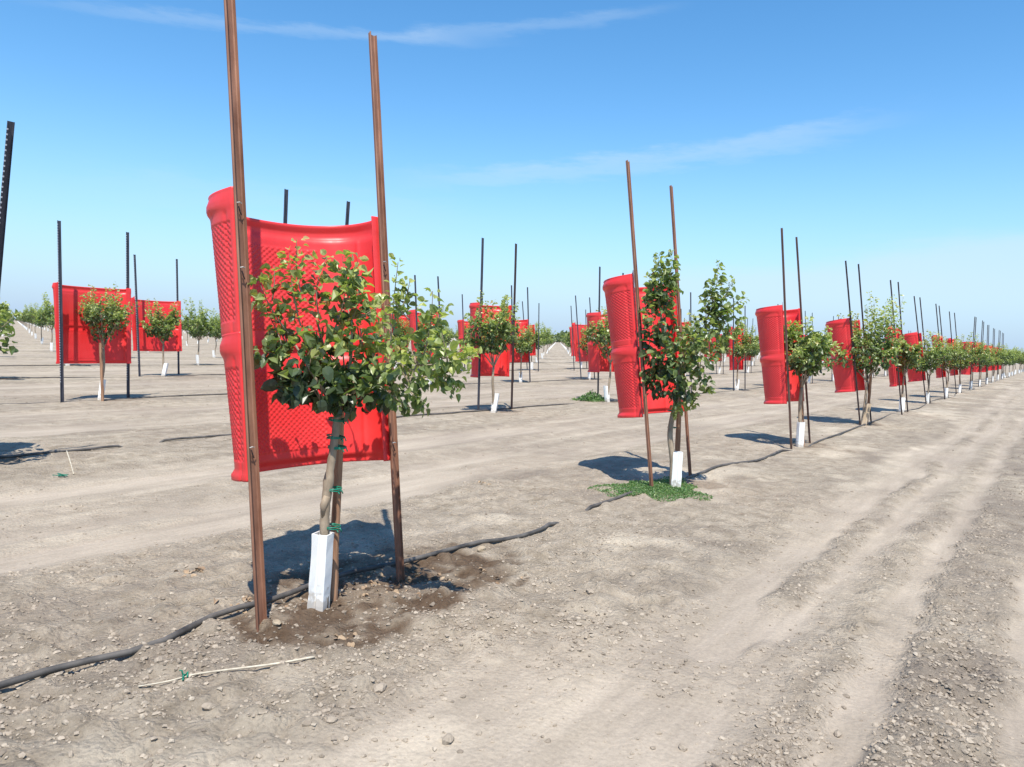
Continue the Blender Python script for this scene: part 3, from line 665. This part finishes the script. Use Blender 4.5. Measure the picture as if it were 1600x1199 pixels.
for (i, j) in SHADED:
    if (i, j) in special:
        t, tb = generic_tree(500 + i * 7 + j, **special[(i, j)])
        ms = {'trunk': tb.mesh('trunk', M_bark, True), 'branches': t.br.mesh('branches', M_bark, True), 'foliage': t.leaf.mesh('foliage', M_leaf)}
    else: ms = dict(GEN[(i * 5 + j * 3) % len(GEN)])
    ms['trunk_guard'] = guard_mesh(.5, .055, (.16, -.02), M_guard_tan, 9) if (i, j) == (3, 0) else GUARDS[3] if (i, j) == (2, 3) else GUARDS[(i * 3 + j) % 3]
    lab = '%s in front of the %s red shade along the %s' % (DESC.get((i, j), 'young tree'), ORD[i - START[j]], ROW[j])
    rz = {(3, 0): YA * 0, (2, 3): 0}.get((i, j), (i * 2.4 + j * 1.3) % 6.28)
    place_tree(ms, tuple(grid_pos(i, j) + [0, 0, gz(*grid_pos(i, j)[:2]) * .5]), rz, lab, G_SH, random.uniform(.92, 1.05) if (i, j) not in special else 1.0)
for (i, j, px_, py_, tx, ty, lab) in [(1, 2, 161, 626, 157, 536, 'brown wooden stake with white guard beside it, before the leftmost red shade'), (3, 0, 1354, 664, 1362, 575, 'brown leaning wooden stake beside the tan guard, fourth tree of the front row'), (2, 0, 1256, 697, 1252, 600, 'brown wooden stake beside the third tree trunk of the front row')]:
    b0 = ground_at(px_, py_); b1 = at_depth(tx, ty, b0[1] + .03)
    o = link('wooden_stake', stake_mesh((0, 0, -.15), b1 - b0, .03, i + j)); o.location = b0; tag(o, lab, 'stake')

# --- plain trees standing further off
half = math.atan(800 / F) + .06
cand = []
for j in range(0, 90):
    for i in range(-70, 110):
        p = grid_pos(i, j)
        if p[1] < 6: continue
        az_ = math.atan2(p[0], p[1]); d = math.hypot(p[0], p[1])
        if abs(az_) > half or d > 470: continue
        if (i, j) in SHADED or (i, j) in ((0, 0), (1, 0)): continue
        cand.append((d, i, j))
cand.sort()
NPL = 300 - len(SHADED) - 2
near = cand[:NPL]; farc = cand[NPL:]
rowcount = {}
FARL = 'tiny distant orchard tree with white trunk guard far down the rows near the horizon'
for d, i, j in sorted(near, key=lambda c: (c[2], c[1])):
    rowcount[j] = rowcount.get(j, 0) + 1; k = rowcount[j] - 1
    if d < 75 and j < len(ROW) and k < len(ORD):
        lab = 'plain young tree, %s unshaded one from the left in the %s' % (ORD[k], ROW[j])
        grp = G_PL
    else: lab = FARL; grp = 'tiny distant orchard trees'
    ms = dict(GEN[(i * 7 + j * 5) % len(GEN)]); ms['trunk_guard'] = GUARDS[(i + j * 2) % 3]
    p = grid_pos(i, j)
    place_tree(ms, tuple(p + [random.uniform(-.1, .1), random.uniform(-.1, .1), 0]), random.uniform(0, 6.28), lab, grp, random.uniform(.82, 1.16))
# --- the rest of the orchard as one mass
rg = np.random.default_rng(77)
pts = np.array([grid_pos(i, j) for d, i, j in farc]); m = len(pts); K = 46
d = rg.normal(0, 1, (m, K, 3)); d /= np.linalg.norm(d, axis=2)[..., None]
C = pts[:, None] + np.array([0, 0, 1.7]) + d * (rg.random((m, K, 1)) ** .4) * np.array([.62, .62, .6]) * rg.uniform(.85, 1.2, (m, 1, 1))
A = rg.normal(0, 1, (m, K, 3)); A /= np.linalg.norm(A, axis=2)[..., None]; B = np.cross(A, rg.normal(0, 1, (m, K, 3))); B /= np.linalg.norm(B, axis=2)[..., None]
S = rg.uniform(.09, .17, (m, K, 1))
V = np.stack([C - A * S - B * S * .6, C + A * S - B * S * .5, C + A * S * .7 + B * S, C - A * S * .8 + B * S * .8], 2).reshape(-1, 3)
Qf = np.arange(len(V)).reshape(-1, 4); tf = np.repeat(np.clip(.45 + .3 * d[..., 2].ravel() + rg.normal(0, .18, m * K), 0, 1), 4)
def boxes(w, z0, z1):
    o = np.array([(-w, -w, z0), (w, -w, z0), (w, w, z0), (-w, w, z0), (-w, -w, z1), (w, -w, z1), (w, w, z1), (-w, w, z1)])
    V_ = (pts[:, None] + o).reshape(-1, 3); f = np.array([(0, 1, 5, 4), (1, 2, 6, 5), (2, 3, 7, 6), (3, 0, 4, 7), (4, 5, 6, 7)])
    return V_, (f[None] + (np.arange(m) * 8)[:, None, None]).reshape(-1, 4)
Vg, Fg = boxes(.055, 0, .42); Vt, Ft = boxes(.03, .42, 1.5)
VV = np.concatenate([V, Vg, Vt]); n0 = len(V); n1 = n0 + len(Vg)
FF = np.concatenate([Qf, Fg + n0, Ft + n1]); mi = np.concatenate([np.zeros(len(Qf)), np.ones(len(Fg)), np.full(len(Ft), 2)])
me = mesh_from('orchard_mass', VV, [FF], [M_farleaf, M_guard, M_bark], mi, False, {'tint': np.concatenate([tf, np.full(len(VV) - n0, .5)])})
tag(link('far_orchard', me), 'green mass of tiny far off orchard rows along the horizon', 'orchard', None, 'stuff')
# --- darker taller trees beyond the orchard
mb = MB(); Vl = []; Tl = []
azs = np.concatenate([rg.uniform(-.85, .85, 260), rg.normal(.066, .006, 14)])
for q, a in enumerate(azs):
    R = rg.uniform(560, 640); hh = rg.uniform(2.5, 4.2) if q < 260 else rg.uniform(5.5, 8.5)
    c = np.array([R * math.sin(a), R * math.cos(a), 0]); n_ = 90
    dd = rg.normal(0, 1, (n_, 3)); dd /= np.linalg.norm(dd, axis=1)[:, None]
    P = c + [0, 0, hh * .5] + dd * (rg.random((n_, 1)) ** .35) * [hh * (.9 if q < 260 else .45), hh * .5, hh * .5]
    A = rg.normal(0, 1, (n_, 3)) * hh * .13; B = rg.normal(0, 1, (n_, 3)) * hh * .13
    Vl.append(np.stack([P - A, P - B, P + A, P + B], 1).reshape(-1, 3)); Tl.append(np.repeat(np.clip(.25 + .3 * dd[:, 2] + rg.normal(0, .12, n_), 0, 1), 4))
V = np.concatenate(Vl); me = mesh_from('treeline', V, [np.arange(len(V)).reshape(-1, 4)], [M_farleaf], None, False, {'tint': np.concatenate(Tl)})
tag(link('far_treeline', me), 'dark far off line of trees beyond the orchard on the horizon', 'treeline', None, 'stuff')

# ------------------------------------------------------------------ posts
PL = 3.6
def post_mesh(name, mt, studs=False):
    mb = MB(); th = .0035
    prof = [(-.041, -.020), (-.036, -.026), (-.031, -.022), (-.027, .004), (-.020, .009), (.022, .009), (.029, .003), (.033, -.012)]
    P = np.array(prof); T = np.gradient(P, axis=0); T /= np.linalg.norm(T, axis=1)[:, None]; Nn = np.stack([-T[:, 1], T[:, 0]], 1)
    loop = np.vstack([P + Nn * th * .5, (P - Nn * th * .5)[::-1]]); k = len(loop)
    zs = [-.2, .6, 1.5, 2.4, 3.1, PL]
    rgp = np.random.default_rng(len(name)); V = []
    for z in zs:
        o_ = rgp.normal(0, .0015, 2)
        V += [(x + o_[0], y + o_[1], z) for x, y in loop]
    q = [(a * k + i, a * k + (i + 1) % k, (a + 1) * k + (i + 1) % k, (a + 1) * k + i) for a in range(len(zs) - 1) for i in range(k)]
    h = k // 2; top = (len(zs) - 1) * k
    q += [(top + i, top + i + 1, top + k - 2 - i, top + k - 1 - i) for i in range(h - 1)]
    mb.add(V, q)
    if studs:
        for z in np.arange(.4, PL - .03, .052):
            v = [(-.037 + x * .006, -.031 + y * .005, z + w * .008) for x in (-1, 1) for y in (-1, 1) for w in (-1, 1)]
            mb.add(v, [(0, 1, 3, 2), (4, 6, 7, 5), (0, 4, 5, 1), (2, 3, 7, 6), (0, 2, 6, 4), (1, 5, 7, 3)], None, None, 1)
    return mb.mesh(name, [mt, M_stud])
PM = {'rust': post_mesh('rusty post', M_rust), 'grey': post_mesh('weathered post', M_rust2), 'black': post_mesh('brown post', M_black), 'dark': post_mesh('slate post', M_dark), 'stud': post_mesh('studded post', M_dark, True)}
def solve_lean(base, px, py):
    d = ray(px, py); A_ = np.stack([d, -N, -np.array([0, 0, 1.0])], 1)
    k, l, h = np.linalg.solve(A_, np.array([base[0], base[1], 0]) - np.array([0, 0, H])); return l, h
KN = {  # measured feet and tops
 (0, 0): [((408, 982), (357, 0), 3.75), ((625, 903), (581, 54), None)],
 (1, 0): [((1018, 765), (980, 252), None), ((1078, 743), (1048, 291), None)],
 (2, 0): [((1236, 702), (1221, 357), None), ((1265, 693), (1244, 371), None)],
 (3, 0): [((1344, 667), (1321, 408), None), ((1361, 662), (1341, 413), None)],
 (4, 0): [((1409, 649), (1391, 438), None), ((1418, 644), (1403, 441), None)],
 (5, 0): [((1447, 632), (1428, 463), None), (None, (1437, 465), None)],
 (6, 0): [((1476, 624), (1462, 475), None), (None, (1467, 478), None)],
 (7, 0): [((1494, 616), (1483, 487), None), (None, (1491, 489), None)],
 (8, 0): [(None, (1523, 495), None), (None, (1525, 496), None)],
 (9, 0): [(None, (1535, 501), None), (None, (1537, 503), None)],
 (10, 0): [(None, (1543, 508), None), (None, (1545, 508), None)],
 (11, 0): [(None, (1552, 513), None), (None, (1554, 514), None)],
 (12, 0): [(None, (1561, 516), None), (None, (1563, 517), None)],
 (13, 0): [(None, (1566, 520), None), (None, (1568, 521), None)],
 (0, 1): [(None, None, None), ((-30, 722), (17, 190), None)],
 (1, 1): [(None, (447, 296), None), (None, (544, 315), None)],
 (2, 1): [((747, 644), (754, 372), None), ((799, 640), (806, 381), None)],
 (3, 1): [((934, 627), (937, 417), None), (None, None, None)],
 (4, 1): [(None, None, None), (None, (1079, 457), None)],
 (5, 1): [((1146, 611), (1146, 466), None), ((1164, 609), (1164, 478), None)],
 (7, 1): [(None, (1258, 486), None), (None, (1269, 489), None)],
 (1, 2): [((97, 628), (92, 345), None), ((200, 621), (199, 363), None)],
 (3, 2): [(None, (648, 430), None), (None, (684, 432), None)],
 (4, 2): [(None, (799, 446), None), ((828, 597), (824, 449), None)],
 (5, 2): [((908, 594), (899, 462), None), ((929, 592), (921, 465), None)],
 (2, 3): [((218, 589), (210, 398), None), ((279, 586), (276, 405), None)],
 (4, 3): [(None, (637, 450), None), (None, None, None)],
 (5, 3): [(None, (722, 460), None), (None, None, None)],
 (6, 3): [(None, (816, 471), None), ((841, 580), (842, 474), None)],
 (7, 3): [((897, 579), (892, 478), None), (None, (915, 484), None)],
}
G_POST = 'steel posts holding the red shades'; G_SHADE = 'red plastic shades behind young trees'
SH_POS = {}
for (i, j) in [(0, 0), (1, 0)] + SHADED:
    g = grid_pos(i, j); kn = KN.get((i, j), [(None, None, None)] * 2); res = []
    rl = random.uniform(.01, .07)
    for s in (0, 1):
        base, top, hh = kn[s]
        b = ground_at(*base) if base else g + U * ((-.45, .68)[s] + random.uniform(-.05, .05))
        if top:
            l, h = solve_lean(b, *top)
            lean = math.atan2(l, h); ok = abs(lean) < .22 and 3.0 < h < 4.2
            if not ok and h != 0:
                lean = max(-.12, min(.2, lean)); h = max(3.2, min(3.9, h))
            if hh: h = hh
        else: h = 3.6 + random.uniform(-.08, .08); lean = rl
        res.append((b, lean, h))
        kind = 'rust' if (i, j) in ((0, 0), (1, 0)) else ('grey' if (i, j) == (2, 0) else 'black') if j == 0 else ('stud' if (i, j) in ((0, 1), (1, 2), (2, 3)) else 'black' if (i, j, s) == (2, 1, 1) else 'dark')
        o = link('steel_post', PM[kind], None, frame((b[0], b[1], 0), lean, 1.0, 1.0, h / math.cos(lean) / PL))
        look = {'rust': 'rusty brown', 'grey': 'weathered brown', 'black': 'dark brown', 'dark': 'slate grey', 'stud': 'studded slate'}[kind]
        tag(o, '%s steel post at the %s edge of the %s shade along the %s' % (look, ('left', 'right')[s], ORD[i - START[j]], ROW[j]), 'post', G_POST)
        if (i, j) == (0, 0):
            for zc_ in ((2.30, 1.95, .98) if s == 0 else (2.1, .9)):
                zz = zc_ * PL / h
                mb = MB(); mb.tube([(-.036, -.030, zz), (-.02, -.034, zz + .004), (-.005, -.030, zz)], .003, 6)
                mb.tube([(-.012, -.012, zz - .012), (-.006, -.014, zz - .04), (.004, -.010, zz - .055)], .004, 6, mi=1)
                link('wire_clip', mb.mesh('wire_clip', [M_wire, M_black]), o)
    SH_POS[(i, j)] = res

# ------------------------------------------------------------------ red shades
CH = 1.14
def cross_section(n=96, depth=.46, e=2.35):
    """half-drum outline in plan from post to post, with narrow inward edge flanges"""
    th = np.linspace(math.pi, 0, n); cx = CH / 2
    c, s = np.cos(th), np.sin(th)
    x = cx + cx * np.sign(c) * np.abs(c) ** (2 / e); y = .03 + depth * np.abs(s) ** (2 / e)
    P = np.stack([x, y], 1)
    fl = np.array([(.075, .035), (.045, .027), (.01, .022)])
    P = np.vstack([fl, P, np.stack([CH - fl[::-1, 0], fl[::-1, 1]], 1)])
    # even resampling
    sgl = np.concatenate([[0], np.cumsum(np.linalg.norm(np.diff(P, axis=0), axis=1))]); m_ = 300
    t = np.linspace(0, sgl[-1], m_); Q_ = np.stack([np.interp(t, sgl, P[:, 0]), np.interp(t, sgl, P[:, 1])], 1)
    T = np.gradient(Q_, axis=0); T /= np.linalg.norm(T, axis=1)[:, None]
    return Q_, np.stack([-T[:, 1], T[:, 0]], 1), t / sgl[-1], sgl[-1]
def tier_mesh(name, z0, hgt, top_tier, taper0):
    Q_, Nn, t, L_ = cross_section()
    pz = np.array([0, .028, .040, .060, .075, hgt - .135, hgt - .115, hgt - .085, hgt - .062, hgt - .04, hgt - .008, hgt])
    pz = np.array([0, .028, .040, .060, .075, hgt - .150, hgt - .130, hgt - .108, hgt - .090, hgt - .06, hgt - .012, hgt])
    po = np.array([.020, .022, .012, .000, .000, .028, .032, .044, .048, .047, .030, .034])
    if top_tier: po[:5] = (-.006, -.006, -.004, 0, 0)
    zz = np.unique(np.concatenate([np.linspace(0, .09, 10), np.linspace(.09, hgt - .14, 110), np.linspace(hgt - .14, hgt, 18)]))
    of = np.interp(zz, pz, po)
    ZZ, TT = np.meshgrid(zz, t, indexing='ij'); OF = of[:, None] + taper0
    endf = sm(t, 0, .075) * sm(1 - t, 0, .075)
    endw = sm(t, .02, .20) * sm(1 - t, .02, .20)
    OFm = OF * (.12 + .88 * endw)[None]
    # raised quilted diamonds
    s_ = TT * L_; p = .043
    w = np.abs(np.sin(math.pi * (s_ / p + ZZ / (p * .80)) / 1.0)) * np.abs(np.sin(math.pi * (s_ / p - ZZ / (p * .80))))
    mask = band(TT, .055, .70, .006) * sm(ZZ, .105, .115) * (1 - sm(ZZ, hgt - .20, hgt - .19))
    slope = 1 - sm(np.abs(TT - .5), .26 + .02 * 0, .275)
    diam = -.0075 * (w ** .6) * mask
    P = Q_[None] + Nn[None] * (OFm + diam)[..., None]
    # side beads: shallow vertical folds between pattern and edge
    bead = .006 * (np.exp(-((TT - .075) / .008) ** 2) + np.exp(-((TT - .845) / .008) ** 2)) * (1 - sm(ZZ, hgt - .16, hgt - .12))
    P = P - Nn[None] * bead[..., None]
    # uneven sagging of the top edge
    z = z0 + ZZ + (.018 * np.sin(TT * math.pi) * -1 - .01 + .05 * np.exp(-(TT / .02) ** 2)) * sm(ZZ, hgt * .8, hgt) * (1.0 if top_tier else 0)
    V = np.concatenate([P, z[..., None]], -1)
    th = .004; V2 = V.copy(); V2[..., :2] -= Nn[None] * th
    nz_, nt_ = ZZ.shape; idx = np.arange(nz_ * nt_).reshape(nz_, nt_)
    A_ = np.stack([idx[:-1, :-1], idx[1:, :-1], idx[1:, 1:], idx[:-1, 1:]], -1).reshape(-1, 4)
    o = nz_ * nt_; B_ = A_[:, ::-1] + o
    def strip(a): return np.stack([a[:-1], a[1:], a[1:] + o, a[:-1] + o], -1)
    E = [strip(idx[0]), strip(idx[-1])[:, ::-1], strip(idx[:, 0])[:, ::-1], strip(idx[:, -1])]
    return mesh_from(name, np.concatenate([V.reshape(-1, 3), V2.reshape(-1, 3)]), [np.concatenate([A_, B_] + E)], [M_red], None, True)
TU = tier_mesh('upper_section', 1.575, .86, True, .0); TL = tier_mesh('lower_section', .79, .83, False, -.035)
for me_ in (TU, TL):
    me_.polygons.foreach_set('use_smooth', np.ones(len(me_.polygons), bool))
for (i, j), ((b_a, l_a, h_a), (b_b, l_b, h_b)) in SH_POS.items():
    ch = float((b_b - b_a) @ U); lean = (l_a + l_b) / 2; sx_ = ch / CH
    sx_ = max(.85, min(1.45, sx_)); sy_ = 1.0 if sx_ < 1.12 else .5
    pos = b_a + U * (ch - CH * sx_) / 2 + N * .01
    base_n = ((b_a + b_b) / 2 - b_a) @ N; pos = pos + N * base_n
    dz = {(0, 0): 0}.get((i, j), random.uniform(-.05, .03))
    yaw_ = 0 if j == 0 else random.uniform(-.03, .03); sy_ *= {(0, 0): 1.0, (1, 0): 1.12}.get((i, j), random.uniform(1.04, 1.24)); lean = lean if (i, j) == (0, 0) else l_a * .75 + l_b * .25
    root = link('tree_shade', None, None, frame((pos[0], pos[1], dz), lean, sx_, sy_, 1.0) @ Matrix.Rotation(yaw_, 4, 'Z')); root.empty_display_size = .3
    lk = {(0, 0): 'nearest and largest red plastic shade', (1, 0): 'leaning two tier red shade', (1, 2): 'flat wide red shade'}.get((i, j), 'red two tier plastic shade')
    tag(root, '%s between posts, %s along the %s' % (lk, ORD[i - START[j]], ROW[j]), 'tree shade', G_SHADE)
    for nm, m_ in (('upper_section', TU), ('lower_section', TL)):
        o = bpy.data.objects.new(nm, m_); COL.objects.link(o); o.parent = root

# ------------------------------------------------------------------ drip hoses
def hose(pts, r, label, buried=()):
    P = smooth_path(pts, 8); out = []
    seglen = np.concatenate([[0], np.cumsum(np.linalg.norm(np.diff(P[:, :2], axis=0), axis=1))])
    t = np.linspace(0, seglen[-1], int(seglen[-1] / .07) + 2) if seglen[-1] < 60 else np.linspace(0, seglen[-1], 500)
    x = np.interp(t, seglen, P[:, 0]); y = np.interp(t, seglen, P[:, 1])
    x = x + (vnoise(t * .8, t * 0, 81) - .5) * .035; dip = np.interp(t, seglen, P[:, 2])
    z = gz(x, y)
    zm = np.max(np.stack([np.roll(z, q) for q in range(-4, 5)]), 0); kk = np.ones(11) / 11; zs = np.convolve(np.pad(zm, 5, 'edge'), kk, 'valid')
    z = zs + r * .62 + dip * 1.3
    mb = MB(); mb.tube(np.stack([x, y, z], 1), r, 9); o = link('drip_hose', mb.mesh('drip_hose', M_hose, True))
    tag(o, label, 'hose', 'black drip hoses along the tree rows')
def gp(px_, py_, dip=0.0): p = ground_at(px_, py_); p[2] = dip; return p
h0 = [gp(-260, 1150), gp(-120, 1118), gp(0, 1085), gp(100, 1054), gp(200, 1033), gp(262, 1012), gp(320, 980), gp(365, 962), gp(412, 950), gp(450, 936), gp(505, 913), gp(560, 897), gp(620, 885), gp(690, 866), gp(750, 850), gp(800, 844), gp(845, 830), gp(866, 818), gp(878, 812, -.05), gp(905, 800, -.05), gp(920, 795), gp(950, 785), gp(985, 772), gp(1010, 762, -.03), gp(1060, 750, -.02), gp(1095, 741), gp(1125, 730), gp(1180, 722), gp(1205, 712), gp(1222, 705), gp(1250, 703, -.03), gp(1280, 691), gp(1320, 677)]
p = lambda a, b, dip=0.0: (lambda q: np.array([q[0], q[1], dip]))(T0 + U * a + N * b)
h0 += [p(a, .12 * math.sin(a * 1.3), -.02 * (k % 2)) for k, a in enumerate(np.arange(17, 90, 3.1))]
hose(h0, .0165, 'thick black drip hose winding past the nearest tree along the front row')
h1 = [gp(-160, 722), gp(0, 716), gp(60, 710), gp(120, 705), gp(185, 699), gp(200, 697, -.06), gp(245, 692, -.06), gp(258, 691), gp(366, 684), gp(470, 673), gp(560, 662), gp(640, 652), gp(700, 648), gp(760, 643), gp(830, 637), gp(880, 634), gp(915, 630, -.04)]
h1 += [p(a, DS + .1 * math.sin(a * 1.1), -.02 * (k % 2)) for k, a in enumerate(np.arange(16, 90, 3.3))]
hose(h1, .016, 'thin black drip hose crossing the picture along the second row')
for j in (2, 3, 4):
    hj = [p(a, j * DS + .12 * math.sin(a * .9 + j), -.018 * ((k + j) % 3 == 0)) for k, a in enumerate(np.arange(-6 if j < 4 else 0, 70, 2.6))]
    hose(hj, .015, 'thin dark drip hose along the %s, seen as a fine line' % ROW[j])

# ------------------------------------------------------------------ weeds, litter, sticks, stones
def weed(name, cx, cy, rx_, ry_, n, hgt, label, seed, size):
    rg = np.random.default_rng(seed); mb = MB(); base = ground_at(cx, cy)
    a = rg.uniform(0, 6.28, n); r = rg.random(n) ** .62 * (1 + .25 * np.sin(a * 3 + seed) + .15 * np.sin(a * 7))
    x = r * rx_ * np.cos(a); y = r * ry_ * np.sin(a); x, y = x * U[0] * 1 + y * N[0], x * U[1] + y * N[1]
    z = np.array(gz(base[0] + x, base[1] + y)) + rg.random(n) * hgt * (1.15 - np.clip(r, 0, 1))
    D = rg.normal(0, .7, (n, 3)); D[:, 2] = rg.uniform(.1, 1.0, n)
    add_leaves(mb, np.stack([x, y, z], 1), D, size * rg.uniform(.6, 1.3, n), np.clip(rg.normal(.5, .25, n), 0, 1), rg)
    for k in range(n // 25): mb.tube([(x[k], y[k], -.02), (x[k], y[k], z[k])], .0025, 4, cap=False, tint=.4)
    o = link(name, mb.mesh(name, M_weed)); o.location = (base[0], base[1], 0); tag(o, label, 'weeds', 'green weed patches on the bare soil')
weed('weed_patch', 1024, 765, .70, .52, 8500, .045, 'low mat of green weeds around the second front row tree foot', 1, .0165)
weed('weed_patch', 924, 627, .45, .40, 1100, .26, 'small bushy green weed clump at the foot of a second row post', 2, .04)

def litter(cx, cy, n, rad, label, seed):
    rg = np.random.default_rng(seed); mb = MB(); base = ground_at(cx, cy)
    x = rg.normal(0, rad, n); y = rg.normal(0, rad * .6, n); z = np.array(gz(base[0] + x, base[1] + y)) + .008
    D = rg.normal(0, 1, (n, 3)); D[:, 2] *= .25
    add_leaves(mb, np.stack([x, y, z], 1), D, rg.uniform(.022, .045, n), rg.random(n), rg, 1.2, 2.0)
    o = link('dry_leaf_litter', mb.mesh('dry_leaf_litter', M_litter)); o.location = (base[0], base[1], 0); tag(o, label, 'dry leaves', 'scatters of dry fallen leaves')
litter(302, 890, 14, .07, 'curled orange brown dry leaves on soil left of the nearest post', 1)
litter(560, 925, 42, .22, 'dry brown leaves on damp soil right of the nearest trunk guard', 2)
litter(395, 950, 26, .12, 'pale dry leaf scraps beside the foot of the nearest left post', 3)
litter(690, 905, 40, .24, 'dry leaves and scraps around the foot of the nearest right post', 4)
litter(760, 750, 8, .05, 'few tan dry leaves on the soil beyond the nearest damp patch', 5)
litter(500, 1000, 10, .10, 'dry leaf scraps at the front edge of the nearest damp patch', 6)

def stick(P, r, label, tie=None):
    P = np.array([ground_at(*q) + [0, 0, 0] for q in P]); base = P[0].copy()
    P[:, 2] = np.array([gz(q[0], q[1]) for q in P]) + r + .006
    root = link('fallen_stick', None); root.location = base; tag(root, label, 'stick')
    mb = MB(); Q_ = smooth_path(P, 5) - base; mb.tube(Q_, np.linspace(r * .6, r * 1.1, len(Q_)), 7); link('twig', mb.mesh('twig', M_twig, True), root)
    if tie is not None:
        c = Q_[int(len(Q_) * tie)]; mb = MB(); ang = np.linspace(0, 6.28, 11)
        mb.tube([c + [0, .011 * math.cos(a), .011 * math.sin(a)] for a in ang], .004, 5, cap=False)
        mb.tube([c, c + [-.012, .006, .028], c + [-.02, 0, .03]], .004, 5); mb.tube([c, c + [.015, .01, .02], c + [.02, -.01, .004]], .004, 5); mb.tube([c, c + [.008, -.03, .0]], .004, 5)
        link('tie_tape', mb.mesh('tie_tape', M_tie, True), root)
stick([(216, 1080), (262, 1070), (305, 1062), (360, 1051), (430, 1040), (492, 1029)], .0055, 'long pale bleached stick with green tie lying in the foreground', .32)
stick([(115, 738), (110, 724), (104, 706)], .008, 'short white stick lying near the hose at the left', None)
def scrap(px_, py_, label):
    c = ground_at(px_, py_); mb = MB(); z = gz(c[0], c[1]) + .012
    for k in range(4):
        P = [(random.uniform(-.09, .09), random.uniform(-.05, .05), z + random.uniform(0, .03)) for _ in range(4)]
        mb.tube(smooth_path(P, 4), .004, 5)
    o = link('tie_scrap', mb.mesh('tie_scrap', M_tie, True)); o.location = (c[0], c[1], 0); tag(o, label, 'tape')
scrap(97, 741, 'tangle of discarded green tie tape on the soil at the left')

def stone(px_, py_, s, label, mt=None, seed=0, up=.35):
    rg = np.random.default_rng(seed); c = ground_at(px_, py_)
    V = IV * 1.0; Fq = IF; Vn = list(V); cache = {}; F2 = []
    def midp(a, b):
        key = (min(a, b), max(a, b))
        if key not in cache: m_ = (Vn[a] + Vn[b]); m_ = m_ / np.linalg.norm(m_); cache[key] = len(Vn); Vn.append(m_)
        return cache[key]
    for a, b, c_ in Fq:
        x, y, z = midp(a, b), midp(b, c_), midp(c_, a); F2 += [(a, x, z), (b, y, x), (c_, z, y), (x, y, z)]
    W = np.array(Vn); W = W * (1 + .38 * (rg.random((len(W), 1)) - .5)) * s * np.array([1.25, .9, .72]); W[:, 2] += s * up
    mb = MB(); mb.add(W, None, F2, .45 if mt is None else .6)
    o = link('soil_clod' if mt is None else 'stone', mb.mesh('clod', mt or M_clod)); o.location = (c[0], c[1], gz(c[0], c[1])); o.rotation_euler = (0, 0, rg.uniform(0, 6))
    tag(o, label, 'clod' if mt is None else 'stone')
stone(753, 860, .034, 'tan stone resting against the black hose', M_stone, 3, .5)
stone(594, 1072, .030, 'pale rounded clod right of the pale stick', None, 4)
stone(248, 1046, .020, 'small dark clod just below the hose in the foreground', None, 5)
stone(325, 1104, .022, 'clod in front of the pale stick left of centre', None, 6)
stone(518, 1122, .022, 'flat clod at the bottom edge left of centre', None, 7)
stone(432, 986, .022, 'pale clod beside the foot of the nearest left post', M_stone, 8)
stone(988, 903, .024, 'dark clod on the pale soil right of the nearest damp patch', None, 9)
stone(922, 928, .026, 'lumpy dark clod on bare soil at picture centre right', None, 10)
stone(1068, 1150, .018, 'single clod on the smooth track at bottom centre', None, 11)
stone(1311, 1126, .020, 'lone clod on the smooth strip at bottom right', None, 12)
stone(700, 1145, .026, 'large pale clod at the bottom edge, centre left', None, 13)
print('objects', len(bpy.data.objects))
